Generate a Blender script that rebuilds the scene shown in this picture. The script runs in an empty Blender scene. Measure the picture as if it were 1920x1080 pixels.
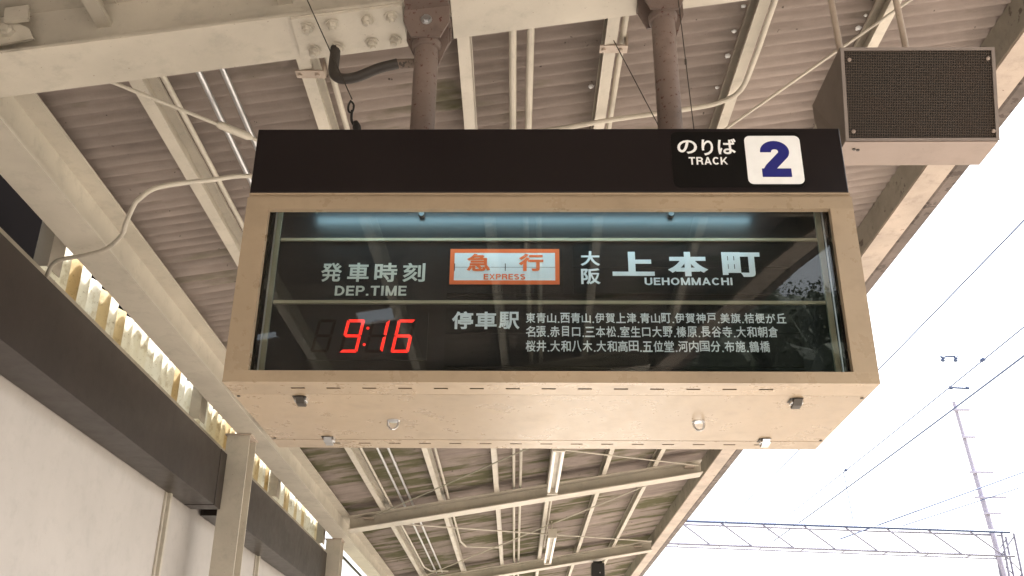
import bpy, bmesh, math, random
from mathutils import Vector, Matrix

random.seed(7)
scene = bpy.context.scene
COL = scene.collection
EYE = 1.6            # camera height above the platform
SL = 0.1708          # slope of the canopy, rising towards the track

# ------------------------------------------------------------------ camera
cam_d = bpy.data.cameras.new("camera")
cam = bpy.data.objects.new("camera", cam_d)
COL.objects.link(cam)
cam_d.sensor_width = 36.0
cam_d.lens = 1840.6 / 1920.0 * 36.0
cam_d.clip_start = 0.05
cam_d.clip_end = 3000.0
Rr, Ru, Rf = Vector((1.0, .0023, .0093)), Vector((-.0075, -.4162, .9093)), Vector((-.0059, .9093, .4161))
cam.matrix_world = Matrix(((Rr.x, Ru.x, -Rf.x, 0), (Rr.y, Ru.y, -Rf.y, 0), (Rr.z, Ru.z, -Rf.z, EYE), (0, 0, 0, 1)))
scene.camera = cam

# ------------------------------------------------------------------ world, sun, exposure
SUN_EL, SUN_AZ = math.radians(60), math.radians(90)
world = bpy.data.worlds.new("World")
scene.world = world
world.use_nodes = True
wn = world.node_tree
wn.nodes.clear()
sky = wn.nodes.new('ShaderNodeTexSky')
sky.sky_type = 'NISHITA'
sky.sun_disc = False
sky.sun_elevation = SUN_EL
sky.sun_rotation = SUN_AZ
sky.dust_density = 6.0
sky.air_density = 1.4
bw = wn.nodes.new('ShaderNodeRGBToBW')
mx = wn.nodes.new('ShaderNodeMix')
mx.data_type = 'RGBA'
mx.inputs[0].default_value = 0.80      # overcast: most of the blue is veiled by thin cloud
bg = wn.nodes.new('ShaderNodeBackground')
bg.inputs['Strength'].default_value = 0.15
wo = wn.nodes.new('ShaderNodeOutputWorld')
wn.links.new(sky.outputs[0], bw.inputs[0])
wn.links.new(sky.outputs[0], mx.inputs[6])
wn.links.new(bw.outputs[0], mx.inputs[7])
wn.links.new(mx.outputs[2], bg.inputs[0])
wn.links.new(bg.outputs[0], wo.inputs[0])

sd = bpy.data.lights.new("sun", 'SUN')
sd.energy = 2.6
sd.angle = math.radians(0.8)
sd.color = (1.0, 0.965, 0.93)
sun = bpy.data.objects.new("sun", sd)
COL.objects.link(sun)
# Nishita azimuth is clockwise from +Y
dsun = Vector((math.sin(SUN_AZ) * math.cos(SUN_EL), math.cos(SUN_AZ) * math.cos(SUN_EL), math.sin(SUN_EL)))
sun.rotation_euler = dsun.to_track_quat('Z', 'Y').to_euler()
sun.location = (20, -5, 60)

vs = scene.view_settings
vs.view_transform = 'Standard'
vs.look = 'None'
vs.gamma = 1.0
vs.use_curve_mapping = False
vs.exposure = 2.3
scene.cycles.max_bounces = 10
scene.cycles.diffuse_bounces = 6
scene.cycles.transparent_max_bounces = 12


# ------------------------------------------------------------------ object helpers
def tag(o, label=None, cat=None, group=None, kind=None):
    if label: o['label'] = label
    if cat: o['category'] = cat
    if group: o['group'] = group
    if kind: o['kind'] = kind
    return o


def thing(name, label, cat, loc=(0, 0, 0), rz=0.0, group=None):
    o = bpy.data.objects.new(name, None)
    o.empty_display_size = 0.1
    COL.objects.link(o)
    o.location = loc
    o.rotation_euler = (0, 0, rz)
    return tag(o, label, cat, group)


def link_mesh(name, me, m, parent=None):
    o = bpy.data.objects.new(name, me)
    COL.objects.link(o)
    if m is not None and not me.materials:
        me.materials.append(m)
    if parent:
        o.parent = parent
    return o


def build(name, bm, m, parent=None, loc=None, smooth=False, local=False):
    """bmesh given in world coordinates; its origin goes to the parent's, or to loc.
    local=True: the bmesh is already in the parent's own coordinates."""
    bmesh.ops.recalc_face_normals(bm, faces=bm.faces[:])
    me = bpy.data.meshes.new(name)
    off = None
    if not local:
        if parent:
            p, off = parent, Vector(parent.location)
            while p.parent:
                p = p.parent
                off = off + Vector(p.location)
        elif loc is not None:
            off = Vector(loc)
    if off is not None:
        bmesh.ops.translate(bm, verts=bm.verts[:], vec=-off)
    bm.to_mesh(me)
    bm.free()
    if smooth:
        me.shade_smooth() if hasattr(me, 'shade_smooth') else None
        if smooth == 'auto':
            me.set_sharp_from_angle(angle=math.radians(35))
    o = link_mesh(name, me, m, parent)
    if loc is not None and not parent:
        o.location = loc
    return o


def single(name, bm, m, label, cat, loc, group=None, smooth=False):
    return tag(build(name, bm, m, None, loc, smooth), label, cat, group)


def B():
    return bmesh.new()


def box(bm, x0, x1, y0, y1, z0, z1, bev=0.0):
    vv = [bm.verts.new((x, y, z)) for x in (x0, x1) for y in (y0, y1) for z in (z0, z1)]
    fs = [(0, 1, 3, 2), (4, 6, 7, 5), (0, 4, 5, 1), (2, 3, 7, 6), (0, 2, 6, 4), (1, 5, 7, 3)]
    ff = [bm.faces.new([vv[i] for i in f]) for f in fs]
    if bev:
        es = list({e for f in ff for e in f.edges})
        bmesh.ops.bevel(bm, geom=es, offset=bev, segments=2, affect='EDGES', profile=0.5)
    return vv


def prism(bm, pts0, pts1):
    """loft between two equal outlines (closed solid)"""
    a = [bm.verts.new(p) for p in pts0]
    b = [bm.verts.new(p) for p in pts1]
    n = len(a)
    for i in range(n):
        bm.faces.new((a[i], a[(i + 1) % n], b[(i + 1) % n], b[i]))
    bm.faces.new(a)
    bm.faces.new(b[::-1])


def along_y(bm, prof, y0, y1, shear=0.0):
    """profile of (x, z) points run along the platform"""
    prism(bm, [(x, y0, z + shear * x) for x, z in prof], [(x, y1, z + shear * x) for x, z in prof])


def along_x(bm, prof, x0, x1, shear=SL):
    """profile of (y, z) points run across the platform on the roof slope"""
    prism(bm, [(x0, y, z + shear * x0) for y, z in prof], [(x1, y, z + shear * x1) for y, z in prof])


def tube(bm, pts, r, seg=10, caps=True, r1=None):
    pts = [Vector(p) for p in pts]
    n = len(pts)
    rings = []
    t0 = (pts[1] - pts[0]).normalized()
    ref = Vector((0, 0, 1)) if abs(t0.z) < 0.9 else Vector((1, 0, 0))
    u = t0.cross(ref).normalized()
    for i, p in enumerate(pts):
        if i == 0: t = (pts[1] - pts[0]).normalized()
        elif i == n - 1: t = (pts[-1] - pts[-2]).normalized()
        else: t = ((pts[i + 1] - p).normalized() + (p - pts[i - 1]).normalized()).normalized()
        u = (u - t * u.dot(t)).normalized()
        v = t.cross(u)
        rr = r if r1 is None else r + (r1 - r) * i / (n - 1)
        rings.append([bm.verts.new(p + (u * math.cos(2 * math.pi * k / seg) + v * math.sin(2 * math.pi * k / seg)) * rr) for k in range(seg)])
    for a, b in zip(rings, rings[1:]):
        for k in range(seg):
            bm.faces.new((a[k], a[(k + 1) % seg], b[(k + 1) % seg], b[k]))
    if caps:
        bm.faces.new(rings[0][::-1])
        bm.faces.new(rings[-1])


def smooth_path(pts, n=6):
    """Catmull-Rom through the points"""
    P = [Vector(p) for p in pts]
    P = [P[0] * 2 - P[1]] + P + [P[-1] * 2 - P[-2]]
    out = []
    for i in range(1, len(P) - 2):
        for k in range(n):
            t = k / n
            out.append(0.5 * ((2 * P[i]) + (P[i + 1] - P[i - 1]) * t + (2 * P[i - 1] - 5 * P[i] + 4 * P[i + 1] - P[i + 2]) * t * t
                              + (3 * P[i] - P[i - 1] - 3 * P[i + 1] + P[i + 2]) * t ** 3))
    out.append(P[-2])
    return out


def lathe(bm, prof, center, axis, seg=16):
    """prof: (radius, distance along axis)"""
    axis = Vector(axis).normalized()
    ref = Vector((0, 0, 1)) if abs(axis.z) < 0.9 else Vector((1, 0, 0))
    u = axis.cross(ref).normalized()
    v = axis.cross(u)
    c = Vector(center)
    rings = []
    for r, h in prof:
        rings.append([bm.verts.new(c + axis * h + (u * math.cos(2 * math.pi * k / seg) + v * math.sin(2 * math.pi * k / seg)) * r) for k in range(seg)])
    for a, b in zip(rings, rings[1:]):
        for k in range(seg):
            bm.faces.new((a[k], a[(k + 1) % seg], b[(k + 1) % seg], b[k]))
    bm.faces.new(rings[0][::-1])
    bm.faces.new(rings[-1])


def W(x, y, z):
    """camera-height coordinates to world"""
    return (x, y, z + EYE)


# ------------------------------------------------------------------ materials
def mat(name):
    m = bpy.data.materials.new(name)
    m.use_nodes = True
    nt = m.node_tree
    b = nt.nodes['Principled BSDF']
    return m, nt, b


def nd(nt, t, **kw):
    n = nt.nodes.new(t)
    for k, v in kw.items():
        setattr(n, k, v)
    return n


def coords(nt, scale=(1, 1, 1), rnd=True):
    tc = nd(nt, 'ShaderNodeTexCoord')
    mp = nd(nt, 'ShaderNodeMapping')
    mp.inputs['Scale'].default_value = scale
    nt.links.new(tc.outputs['Object'], mp.inputs['Vector'])
    if rnd:
        oi = nd(nt, 'ShaderNodeObjectInfo')
        mu = nd(nt, 'ShaderNodeVectorMath', operation='SCALE')
        mu.inputs[0].default_value = (13.7, 7.1, 5.3)
        nt.links.new(oi.outputs['Random'], mu.inputs['Scale'])
        nt.links.new(mu.outputs[0], mp.inputs['Location'])
    return mp.outputs['Vector']


def noise(nt, vec, scale, detail=5, rough=0.6):
    n = nd(nt, 'ShaderNodeTexNoise')
    n.inputs['Scale'].default_value = scale
    n.inputs['Detail'].default_value = detail
    n.inputs['Roughness'].default_value = rough
    nt.links.new(vec, n.inputs['Vector'])
    return n.outputs['Fac']


def ramp(nt, fac, stops):
    r = nd(nt, 'ShaderNodeValToRGB')
    cr = r.color_ramp
    while len(cr.elements) < len(stops): cr.elements.new(0.5)
    for e, (p, c) in zip(cr.elements, stops):
        e.position = p
        e.color = (*c, 1) if len(c) == 3 else c
    nt.links.new(fac, r.inputs[0])
    return r.outputs[0]


def mixc(nt, fac, a, b, blend='MIX'):
    m = nd(nt, 'ShaderNodeMix', data_type='RGBA', blend_type=blend)
    for s, v in ((0, fac), (6, a), (7, b)):
        if hasattr(v, 'is_output'): nt.links.new(v, m.inputs[s])
        elif s == 0: m.inputs[0].default_value = v
        else: m.inputs[s].default_value = (*v, 1)
    return m.outputs[2]


def bump(nt, b, fac, strength=0.3, dist=0.005):
    bp = nd(nt, 'ShaderNodeBump')
    bp.inputs['Strength'].default_value = strength
    bp.inputs['Distance'].default_value = dist
    nt.links.new(fac, bp.inputs['Height'])
    nt.links.new(bp.outputs[0], b.inputs['Normal'])


K = lambda v: (v, v, v)


def paint(name, col, var=0.12, rough=0.45, chips=None, chip_amt=0.62, chip_scale=22, dirt=0.25, bumps=0.12, metal=0.0, spec=0.5, fine=True):
    m, nt, b = mat(name)
    vec = coords(nt)
    n1 = noise(nt, vec, 2.2, 6)
    c = mixc(nt, ramp(nt, n1, [(0.35, K(0)), (0.7, K(1))]), tuple(x * (1 - var) for x in col), tuple(min(1, x * (1 + var)) for x in col))
    n2 = noise(nt, vec, 9, 8, 0.7)
    c = mixc(nt, ramp(nt, n2, [(0.52, K(0)), (0.8, K(dirt))]), c, tuple(x * 0.45 for x in col))
    if chips:
        n3 = noise(nt, vec, chip_scale, 7, 0.62)
        f = ramp(nt, n3, [(chip_amt, K(0)), (chip_amt + 0.03, K(1))])
        c = mixc(nt, f, c, chips)
        n4 = noise(nt, vec, chip_scale * 5, 3)
        if fine: c = mixc(nt, ramp(nt, n4, [(0.70, K(0)), (0.74, K(0.7))]), c, chips)
    nt.links.new(c, b.inputs['Base Color'])
    r = nd(nt, 'ShaderNodeMapRange')
    r.inputs['To Min'].default_value = rough - 0.1
    r.inputs['To Max'].default_value = min(1, rough + 0.15)
    nt.links.new(n2, r.inputs['Value'])
    nt.links.new(r.outputs[0], b.inputs['Roughness'])
    b.inputs['Metallic'].default_value = metal
    b.inputs['Specular IOR Level'].default_value = spec
    if bumps:
        bump(nt, b, noise(nt, vec, 60, 4), bumps, 0.003)
    return m


def plain(name, col, rough=0.5, metal=0.0, emit=None, estr=0.0):
    m, nt, b = mat(name)
    vec = coords(nt)
    n = noise(nt, vec, 30, 4)
    c = mixc(nt, n, tuple(x * 0.93 for x in col), tuple(min(1, x * 1.07) for x in col))
    nt.links.new(c, b.inputs['Base Color'])
    b.inputs['Roughness'].default_value = rough
    b.inputs['Metallic'].default_value = metal
    if emit:
        b.inputs['Emission Color'].default_value = (*emit, 1)
        b.inputs['Emission Strength'].default_value = estr
    return m


M = {}
M['cream'] = paint('cream_paint', (0.475, 0.43, 0.36), chips=(0.16, 0.10, 0.07), chip_amt=0.715, chip_scale=14, dirt=0.5, bumps=0.25)
M['cream_worn'] = paint('cream_paint_worn', (0.41, 0.335, 0.275), var=0.2, chips=(0.13, 0.075, 0.05), chip_amt=0.66, chip_scale=20, dirt=0.8, bumps=0.5)
M['gutter'] = paint('stained_gutter', (0.13, 0.10, 0.085), var=0.4, rough=0.6, chips=(0.05, 0.032, 0.025), chip_amt=0.56, chip_scale=12, dirt=0.9, bumps=0.5)
M['greyweb'] = paint('grey_cream_paint', (0.33, 0.32, 0.25), chips=(0.10, 0.07, 0.05), chip_amt=0.70, chip_scale=14, dirt=0.5)
M['case'] = paint('sign_case_paint', (0.330, 0.252, 0.172), var=0.10, rough=0.27, chips=None, dirt=0.40, bumps=0.06, fine=False)
M['brownpipe'] = paint('brown_painted_steel', (0.165, 0.122, 0.105), var=0.2, rough=0.5, chips=(0.085, 0.026, 0.017), chip_amt=0.61, chip_scale=60, dirt=0.6, bumps=0.3)
M['fascia'] = paint('dark_brown_enamel', (0.024, 0.017, 0.014), var=0.15, rough=0.32, chips=(0.06, 0.045, 0.04), chip_amt=0.84, chip_scale=40, dirt=0.4, bumps=0.04, spec=0.3)
M['header'] = paint('header_black_enamel', (0.0105, 0.0075, 0.008), var=0.1, rough=0.3, chips=(0.05, 0.04, 0.04), chip_amt=0.86, chip_scale=60, dirt=0.2, bumps=0.03, spec=0.25)
M['patch'] = plain('black_sticker', (0.004, 0.0035, 0.0035), 0.35)
M['patch'].node_tree.nodes['Principled BSDF'].inputs['Specular IOR Level'].default_value = 0.2
M['wall'] = paint('off_white_wall_panel', (0.44, 0.405, 0.38), var=0.05, rough=0.6, chips=(0.25, 0.18, 0.15), chip_amt=0.84, chip_scale=20, dirt=0.22, bumps=0.08)
M['white'] = plain('white_print', (0.80, 0.80, 0.80), 0.4)
M['offwhite'] = plain('flap_white_print', (0.78, 0.82, 0.86), 0.45)
M['greywhite'] = plain('grey_white_print', (0.56, 0.57, 0.52), 0.45)
M['orange'] = plain('orange_print', (0.85, 0.155, 0.035), 0.45)
M['navy'] = plain('navy_print', (0.012, 0.014, 0.16), 0.35)
M['steel'] = plain('zinc_steel', (0.55, 0.55, 0.56), 0.28, 1.0)
M['galv'] = plain('galvanised_conduit', (0.52, 0.52, 0.53), 0.33, 0.9)
M['black'] = plain('black_rubber', (0.012, 0.011, 0.011), 0.55)
M['wire'] = plain('dark_wire', (0.05, 0.042, 0.035), 0.5, 0.3)
M['hose'] = paint('black_flexible_conduit', (0.04, 0.032, 0.027), var=0.4, rough=0.6, dirt=0.6, bumps=0.3)
M['tape'] = paint('taped_joint', (0.20, 0.15, 0.12), var=0.3, rough=0.7, chips=(0.06, 0.05, 0.04), chip_amt=0.55, chip_scale=60)
M['catgrey'] = plain('galvanised_mast', (0.18, 0.175, 0.24), 0.5)
M['polegrey'] = plain('pale_pole_paint', (0.36, 0.34, 0.44), 0.5)
M['catwire'] = plain('overhead_wire', (0.055, 0.085, 0.19), 0.5)
M['tubewhite'] = plain('fluorescent_glass', (0.85, 0.82, 0.80), 0.25)
M['darkin'] = plain('dark_interior', (0.004, 0.0035, 0.0035), 0.6)  # near-black; stands in for darkness in gaps and openings, also colours the jambs
M['bar'] = plain('divider_paint', (0.36, 0.31, 0.21), 0.4)

# dark glossy display board: mirrors the tube as a soft band
m, nt, b = mat('display_board')
vec = coords(nt, (1, 1, 1))
c = mixc(nt, noise(nt, vec, 6, 5), (0.004, 0.005, 0.006), (0.008, 0.009, 0.010))
nt.links.new(c, b.inputs['Base Color'])
b.inputs['Roughness'].default_value = 0.34
b.inputs['Specular IOR Level'].default_value = 0.4
b.inputs['Specular IOR Level'].default_value = 0.3
M['board'] = m
m, nt, b = mat('flap_board')
vec = coords(nt, (1, 1, 1))
wv = nd(nt, 'ShaderNodeTexWave', bands_direction='Z')
wv.inputs['Scale'].default_value = 14
wv.inputs['Distortion'].default_value = 0.5
nt.links.new(vec, wv.inputs['Vector'])
c = mixc(nt, wv.outputs['Fac'], (0.006, 0.006, 0.006), (0.009, 0.009, 0.009))
nt.links.new(c, b.inputs['Base Color'])
b.inputs['Roughness'].default_value = 0.42
b.inputs['Specular IOR Level'].default_value = 0.2
M['flap'] = m

# thin glass pane: mirror by Fresnel, otherwise clear
m, nt, b = mat('window_glass')
nt.nodes.remove(b)
tr = nd(nt, 'ShaderNodeBsdfTransparent')
tr.inputs[0].default_value = (0.93, 0.96, 0.96, 1)
gl = nd(nt, 'ShaderNodeBsdfGlossy')
gl.inputs['Roughness'].default_value = 0.0
fr = nd(nt, 'ShaderNodeFresnel')
fr.inputs['IOR'].default_value = 1.47
mi = nd(nt, 'ShaderNodeMixShader')
nt.links.new(fr.outputs[0], mi.inputs[0])
nt.links.new(tr.outputs[0], mi.inputs[1])
nt.links.new(gl.outputs[0], mi.inputs[2])
nt.links.new(mi.outputs[0], nt.nodes['Material Output'].inputs[0])
M['glass'] = m

# LED segments and the lamp inside the case
M['led'] = plain('lit_led_segment', (0.5, 0.02, 0.01), 0.4, 0, (1.0, 0.016, 0.008), 0.36)
M['led_off'] = plain('unlit_led_segment', (0.009, 0.0045, 0.004), 0.6)
M['led_off'].node_tree.nodes['Principled BSDF'].inputs['Specular IOR Level'].default_value = 0.05
M['lamp'] = plain('lit_lamp_tube', (0.7, 0.8, 0.8), 0.4, 0, (0.52, 0.85, 1.0), 8.0)

# fibre-cement roof sheet: pinkish grey, stained, moss in the troughs
m, nt, b = mat('fibre_cement_sheet')
vec = coords(nt)
oi = nd(nt, 'ShaderNodeObjectInfo')
n1 = noise(nt, vec, 1.6, 6)
c = mixc(nt, ramp(nt, n1, [(0.35, K(0)), (0.68, K(1))]), (0.255, 0.213, 0.190), (0.370, 0.312, 0.278))
vec2 = coords(nt, (0.6, 9, 2))
n2 = noise(nt, vec2, 2.0, 6, 0.7)
c = mixc(nt, ramp(nt, n2, [(0.45, K(0)), (0.8, K(0.5))]), c, (0.12, 0.094, 0.084))
n2b = noise(nt, vec2, 3.1, 6, 0.7)
c = mixc(nt, ramp(nt, n2b, [(0.60, K(0)), (0.75, K(0.5))]), c, (0.36, 0.30, 0.265))
vec3 = coords(nt, (0.7, 3.6, 1))
n3 = noise(nt, vec3, 1.5, 5, 0.6)
n3b = noise(nt, vec, 0.8, 3)
ml = nd(nt, 'ShaderNodeMath', operation='MULTIPLY')
nt.links.new(n3, ml.inputs[0]); nt.links.new(n3b, ml.inputs[1])
# more moss on sheets farther down the platform (damper end)
gm = nd(nt, 'ShaderNodeNewGeometry')
sx = nd(nt, 'ShaderNodeSeparateXYZ')
nt.links.new(gm.outputs['Position'], sx.inputs[0])
mr = nd(nt, 'ShaderNodeMapRange')
mr.inputs['From Min'].default_value = 4.0
mr.inputs['From Max'].default_value = 9.0
mr.inputs['To Min'].default_value = 0.0
mr.inputs['To Max'].default_value = 0.105
nt.links.new(sx.outputs['Y'], mr.inputs['Value'])
ad = nd(nt, 'ShaderNodeMath', operation='ADD')
nt.links.new(ml.outputs[0], ad.inputs[0]); nt.links.new(mr.outputs[0], ad.inputs[1])
c = mixc(nt, ramp(nt, ad.outputs[0], [(0.335, K(0)), (0.42, K(0.85))]), c, (0.085, 0.086, 0.030))
n5 = noise(nt, vec, 22, 3)
c = mixc(nt, ramp(nt, n5, [(0.70, K(0)), (0.73, K(0.8))]), c, (0.04, 0.03, 0.022))
nt.links.new(c, b.inputs['Base Color'])
b.inputs['Roughness'].default_value = 0.85
bump(nt, b, noise(nt, vec, 50, 6, 0.7), 0.4, 0.004)
M['sheet'] = m

# weathered translucent side sheets
m, nt, b = mat('weathered_translucent_sheet')
nt.nodes.remove(b)
vec = coords(nt)
oi = nd(nt, 'ShaderNodeObjectInfo')
base = ramp(nt, oi.outputs['Random'], [(0.0, (0.93, 0.92, 0.87)), (0.65, (0.90, 0.87, 0.78)), (0.82, (0.78, 0.69, 0.50)), (1.0, (0.66, 0.53, 0.32))])
n1 = noise(nt, vec, 14, 7, 0.72)
c = mixc(nt, ramp(nt, n1, [(0.52, K(0)), (0.70, K(0.6))]), base, (0.42, 0.33, 0.18))
n2 = noise(nt, vec, 45, 5, 0.7)
c = mixc(nt, ramp(nt, n2, [(0.60, K(0)), (0.72, K(0.7))]), c, (0.18, 0.14, 0.08))
tl = nd(nt, 'ShaderNodeBsdfTranslucent')
df = nd(nt, 'ShaderNodeBsdfDiffuse')
nt.links.new(c, tl.inputs[0]); nt.links.new(c, df.inputs[0])
mi = nd(nt, 'ShaderNodeMixShader')
mi.inputs[0].default_value = 0.35
nt.links.new(tl.outputs[0], mi.inputs[1]); nt.links.new(df.outputs[0], mi.inputs[2])
nt.links.new(mi.outputs[0], nt.nodes['Material Output'].inputs[0])
M['translucent'] = m

# perforated speaker grille
m, nt, b = mat('speaker_grille_mesh')
vec = coords(nt, (1, 1, 1), rnd=False)
sp = nd(nt, 'ShaderNodeSeparateXYZ'); nt.links.new(vec, sp.inputs[0])
fs = []
for ax in ('X', 'Z'):
    mu = nd(nt, 'ShaderNodeMath', operation='MULTIPLY'); mu.inputs[1].default_value = 2 * math.pi / 0.0085
    nt.links.new(sp.outputs[ax], mu.inputs[0])
    si = nd(nt, 'ShaderNodeMath', operation='SINE'); nt.links.new(mu.outputs[0], si.inputs[0])
    fs.append(si.outputs[0])
mxm = nd(nt, 'ShaderNodeMath', operation='MAXIMUM')
nt.links.new(fs[0], mxm.inputs[0]); nt.links.new(fs[1], mxm.inputs[1])
c = mixc(nt, ramp(nt, mxm.outputs[0], [(0.25, K(0)), (0.8, K(1))]), (0.009, 0.007, 0.0055), (0.048, 0.036, 0.028))
n1 = noise(nt, coords(nt), 5, 5)
c = mixc(nt, ramp(nt, n1, [(0.45, K(0)), (0.75, K(0.55))]), c, (0.035, 0.02, 0.013))
nt.links.new(c, b.inputs['Base Color'])
b.inputs['Roughness'].default_value = 0.6
b.inputs['Specular IOR Level'].default_value = 0.2
bump(nt, b, mxm.outputs[0], 0.6, 0.002)
M['grille'] = m
M['spkcase'] = paint('speaker_case_paint', (0.26, 0.205, 0.175), var=0.08, rough=0.5, chips=(0.07, 0.05, 0.04), chip_amt=0.76, chip_scale=16, dirt=0.3)
M['spkrim'] = paint('speaker_rim_paint', (0.17, 0.14, 0.125), var=0.1, rough=0.5, dirt=0.4)
M['spkside'] = paint('speaker_side_paint', (0.15, 0.12, 0.10), var=0.1, rough=0.5, chips=(0.07, 0.05, 0.04), chip_amt=0.76, chip_scale=16, dirt=0.3)
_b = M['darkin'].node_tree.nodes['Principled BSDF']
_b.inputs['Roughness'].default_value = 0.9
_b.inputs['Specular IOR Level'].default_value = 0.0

# ground materials
m, nt, b = mat('concrete_platform')
vec = coords(nt)
c = mixc(nt, noise(nt, vec, 1.2, 8), (0.36, 0.325, 0.28), (0.50, 0.46, 0.405))
nt.links.new(c, b.inputs['Base Color']); b.inputs['Roughness'].default_value = 0.85
bump(nt, b, noise(nt, vec, 40, 4), 0.3, 0.004)
M['concrete'] = m
m, nt, b = mat('track_ballast')
vec = coords(nt)
vo = nd(nt, 'ShaderNodeTexVoronoi'); vo.inputs['Scale'].default_value = 18
nt.links.new(vec, vo.inputs['Vector'])
c = mixc(nt, vo.outputs['Distance'], (0.22, 0.18, 0.15), (0.40, 0.35, 0.30))
nt.links.new(c, b.inputs['Base Color']); b.inputs['Roughness'].default_value = 0.9
bump(nt, b, vo.outputs['Distance'], 0.8, 0.03)
M['ballast'] = m
m, nt, b = mat('ground_soil')
vec = coords(nt)
c = mixc(nt, noise(nt, vec, 0.2, 8), (0.09, 0.10, 0.045), (0.24, 0.21, 0.15))
nt.links.new(c, b.inputs['Base Color']); b.inputs['Roughness'].default_value = 0.95
M['soil'] = m
m, nt, b = mat('leaf_canopy')
vec = coords(nt)
c = mixc(nt, noise(nt, vec, 0.25, 5), (0.012, 0.022, 0.008), (0.045, 0.06, 0.018))
nt.links.new(c, b.inputs['Base Color']); b.inputs['Roughness'].default_value = 0.7
M['leaf'] = m
M['railsteel'] = paint('rusty_rail', (0.15, 0.08, 0.05), rough=0.6)

# ------------------------------------------------------------------ the setting
bm = B()
# one ground sheet with a trench left for nothing: it simply lies 1.1 m below the platform top
s = 900
vv = [bm.verts.new(p) for p in ((-s, -s, -1.12), (s, -s, -1.12), (s, s, -1.12), (-s, s, -1.12))]
bm.faces.new(vv)
tag(build('ground', bm, M['soil']), kind='structure')
bm = B()
box(bm, -2.9, 2.0, -60, 90, -1.10, -0.004)
tag(build('platform', bm, M['concrete']), kind='structure')
bm = B()
box(bm, 2.012, 15.0, -90, 200, -1.115, -0.78)
tag(build('track_bed', bm, M['ballast']), kind='structure')
for gx, which in ((3.9, 'near'), (8.1, 'far')):
    t = thing('railway_track', f'{which} railway track beside the station platform, two rusty rails on ties', 'railway track', (gx, 0, -0.78), group='railway tracks beside the platform')
    for sx_ in (-0.533, 0.533):
        bm = B()
        x = gx + sx_
        along_y(bm, [(x - 0.06, -0.62), (x + 0.06, -0.62), (x + 0.012, -0.59), (x + 0.032, -0.50), (x + 0.032, -0.47), (x - 0.032, -0.47), (x - 0.032, -0.50), (x - 0.012, -0.59)], -80, 180)
        build('rail', bm, M['railsteel'], t)
    bm = B()
    for i in range(90):
        y = -30 + i * 0.7
        box(bm, gx - 1.0, gx + 1.0, y, y + 0.22, -0.775, -0.62)
    tag(build('ties', bm, M['concrete'], t), kind='stuff')

# wooded hill behind the camera, across the track (seen mirrored in the glass)
def hill_h(x, y):
    d = max(0.0, (-y - 26) + 0.35 * (x - 5)) if True else 0
    h = 61 * (1 - math.exp(-max(0, d) / 62.0))
    side = 1 / (1 + math.exp(-(x - 4 + 0.02 * y) / 5.0))
    return -1.0 + h * (0.12 + 0.88 * side) * (1 + 0.10 * math.sin(x * 0.13 + 1.0) + 0.06 * math.sin(y * 0.21 + x * 0.05))


bm = B()
N = 60
grid = [[None] * (N + 1) for _ in range(N + 1)]
for i in range(N + 1):
    for j in range(N + 1):
        x = -110 + 290 * i / N
        y = -27 - 200 * j / N
        grid[i][j] = bm.verts.new((x, y, hill_h(x, y)))
for i in range(N):
    for j in range(N):
        bm.faces.new((grid[i][j], grid[i + 1][j], grid[i + 1][j + 1], grid[i][j + 1]))
tag(build('hill', bm, M['soil'], smooth=True), kind='structure')
tmp = B()
bmesh.ops.create_icosphere(tmp, subdivisions=2, radius=1.0)
ico_v = [v.co.copy() for v in tmp.verts]
ico_f = [[v.index for v in f.verts] for f in tmp.faces]
tmp.free()
bm = B()
rnd = random.Random(3)
for k in range(950):
    y = -32 - rnd.random() ** 1.3 * 110
    x = rnd.uniform(-6, 70)
    z = hill_h(x, y)
    R_ = rnd.uniform(1.6, 3.2)
    tall = rnd.uniform(0.9, 1.7)
    core = []
    for c0 in ico_v:
        v = c0 * (R_ * 0.68)
        j_ = 1 + 0.16 * math.sin(v.x * 3.1 + k) * math.sin(v.z * 2.7 + k * 2)
        core.append(bm.verts.new(Vector((x, y, z + R_ * 0.8)) + Vector((v.x * j_, v.y * j_, v.z * tall * j_))))
    for f_ in ico_f:
        bm.faces.new([core[i_] for i_ in f_])
    for q in range(210):
        v = Vector((rnd.gauss(0, 1), rnd.gauss(0, 1), rnd.gauss(0, 1))).normalized() * R_ * rnd.uniform(0.72, 1.02)
        p = Vector((x, y, z + R_ * 0.8)) + Vector((v.x, v.y, v.z * tall))
        sz = rnd.uniform(0.09, 0.24)
        a = Vector((rnd.gauss(0, 1), rnd.gauss(0, 1), rnd.gauss(0, 1))).normalized()
        c_ = a.cross(Vector((rnd.gauss(0, 1), rnd.gauss(0, 1), rnd.gauss(0, 1)))).normalized()
        bm.faces.new([bm.verts.new(p + a * sz), bm.verts.new(p + c_ * sz), bm.verts.new(p - a * sz * 0.8)])
me = bpy.data.meshes.new('hillside_trees')
bm.to_mesh(me); bm.free()
tag(link_mesh('hillside_woods', me, M['leaf']), 'dense green woods covering the hill behind the platform', 'woods', kind='stuff')

# ------------------------------------------------------------------ canopy: roof sheets
H0 = 2.50                  # underside of the cross beams at x = 0, above the eye
HP = 2.66                  # underside of the purlins
HS = 2.815                 # middle of the corrugated sheet


def rz(x, h):
    return EYE + h + SL * x


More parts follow.
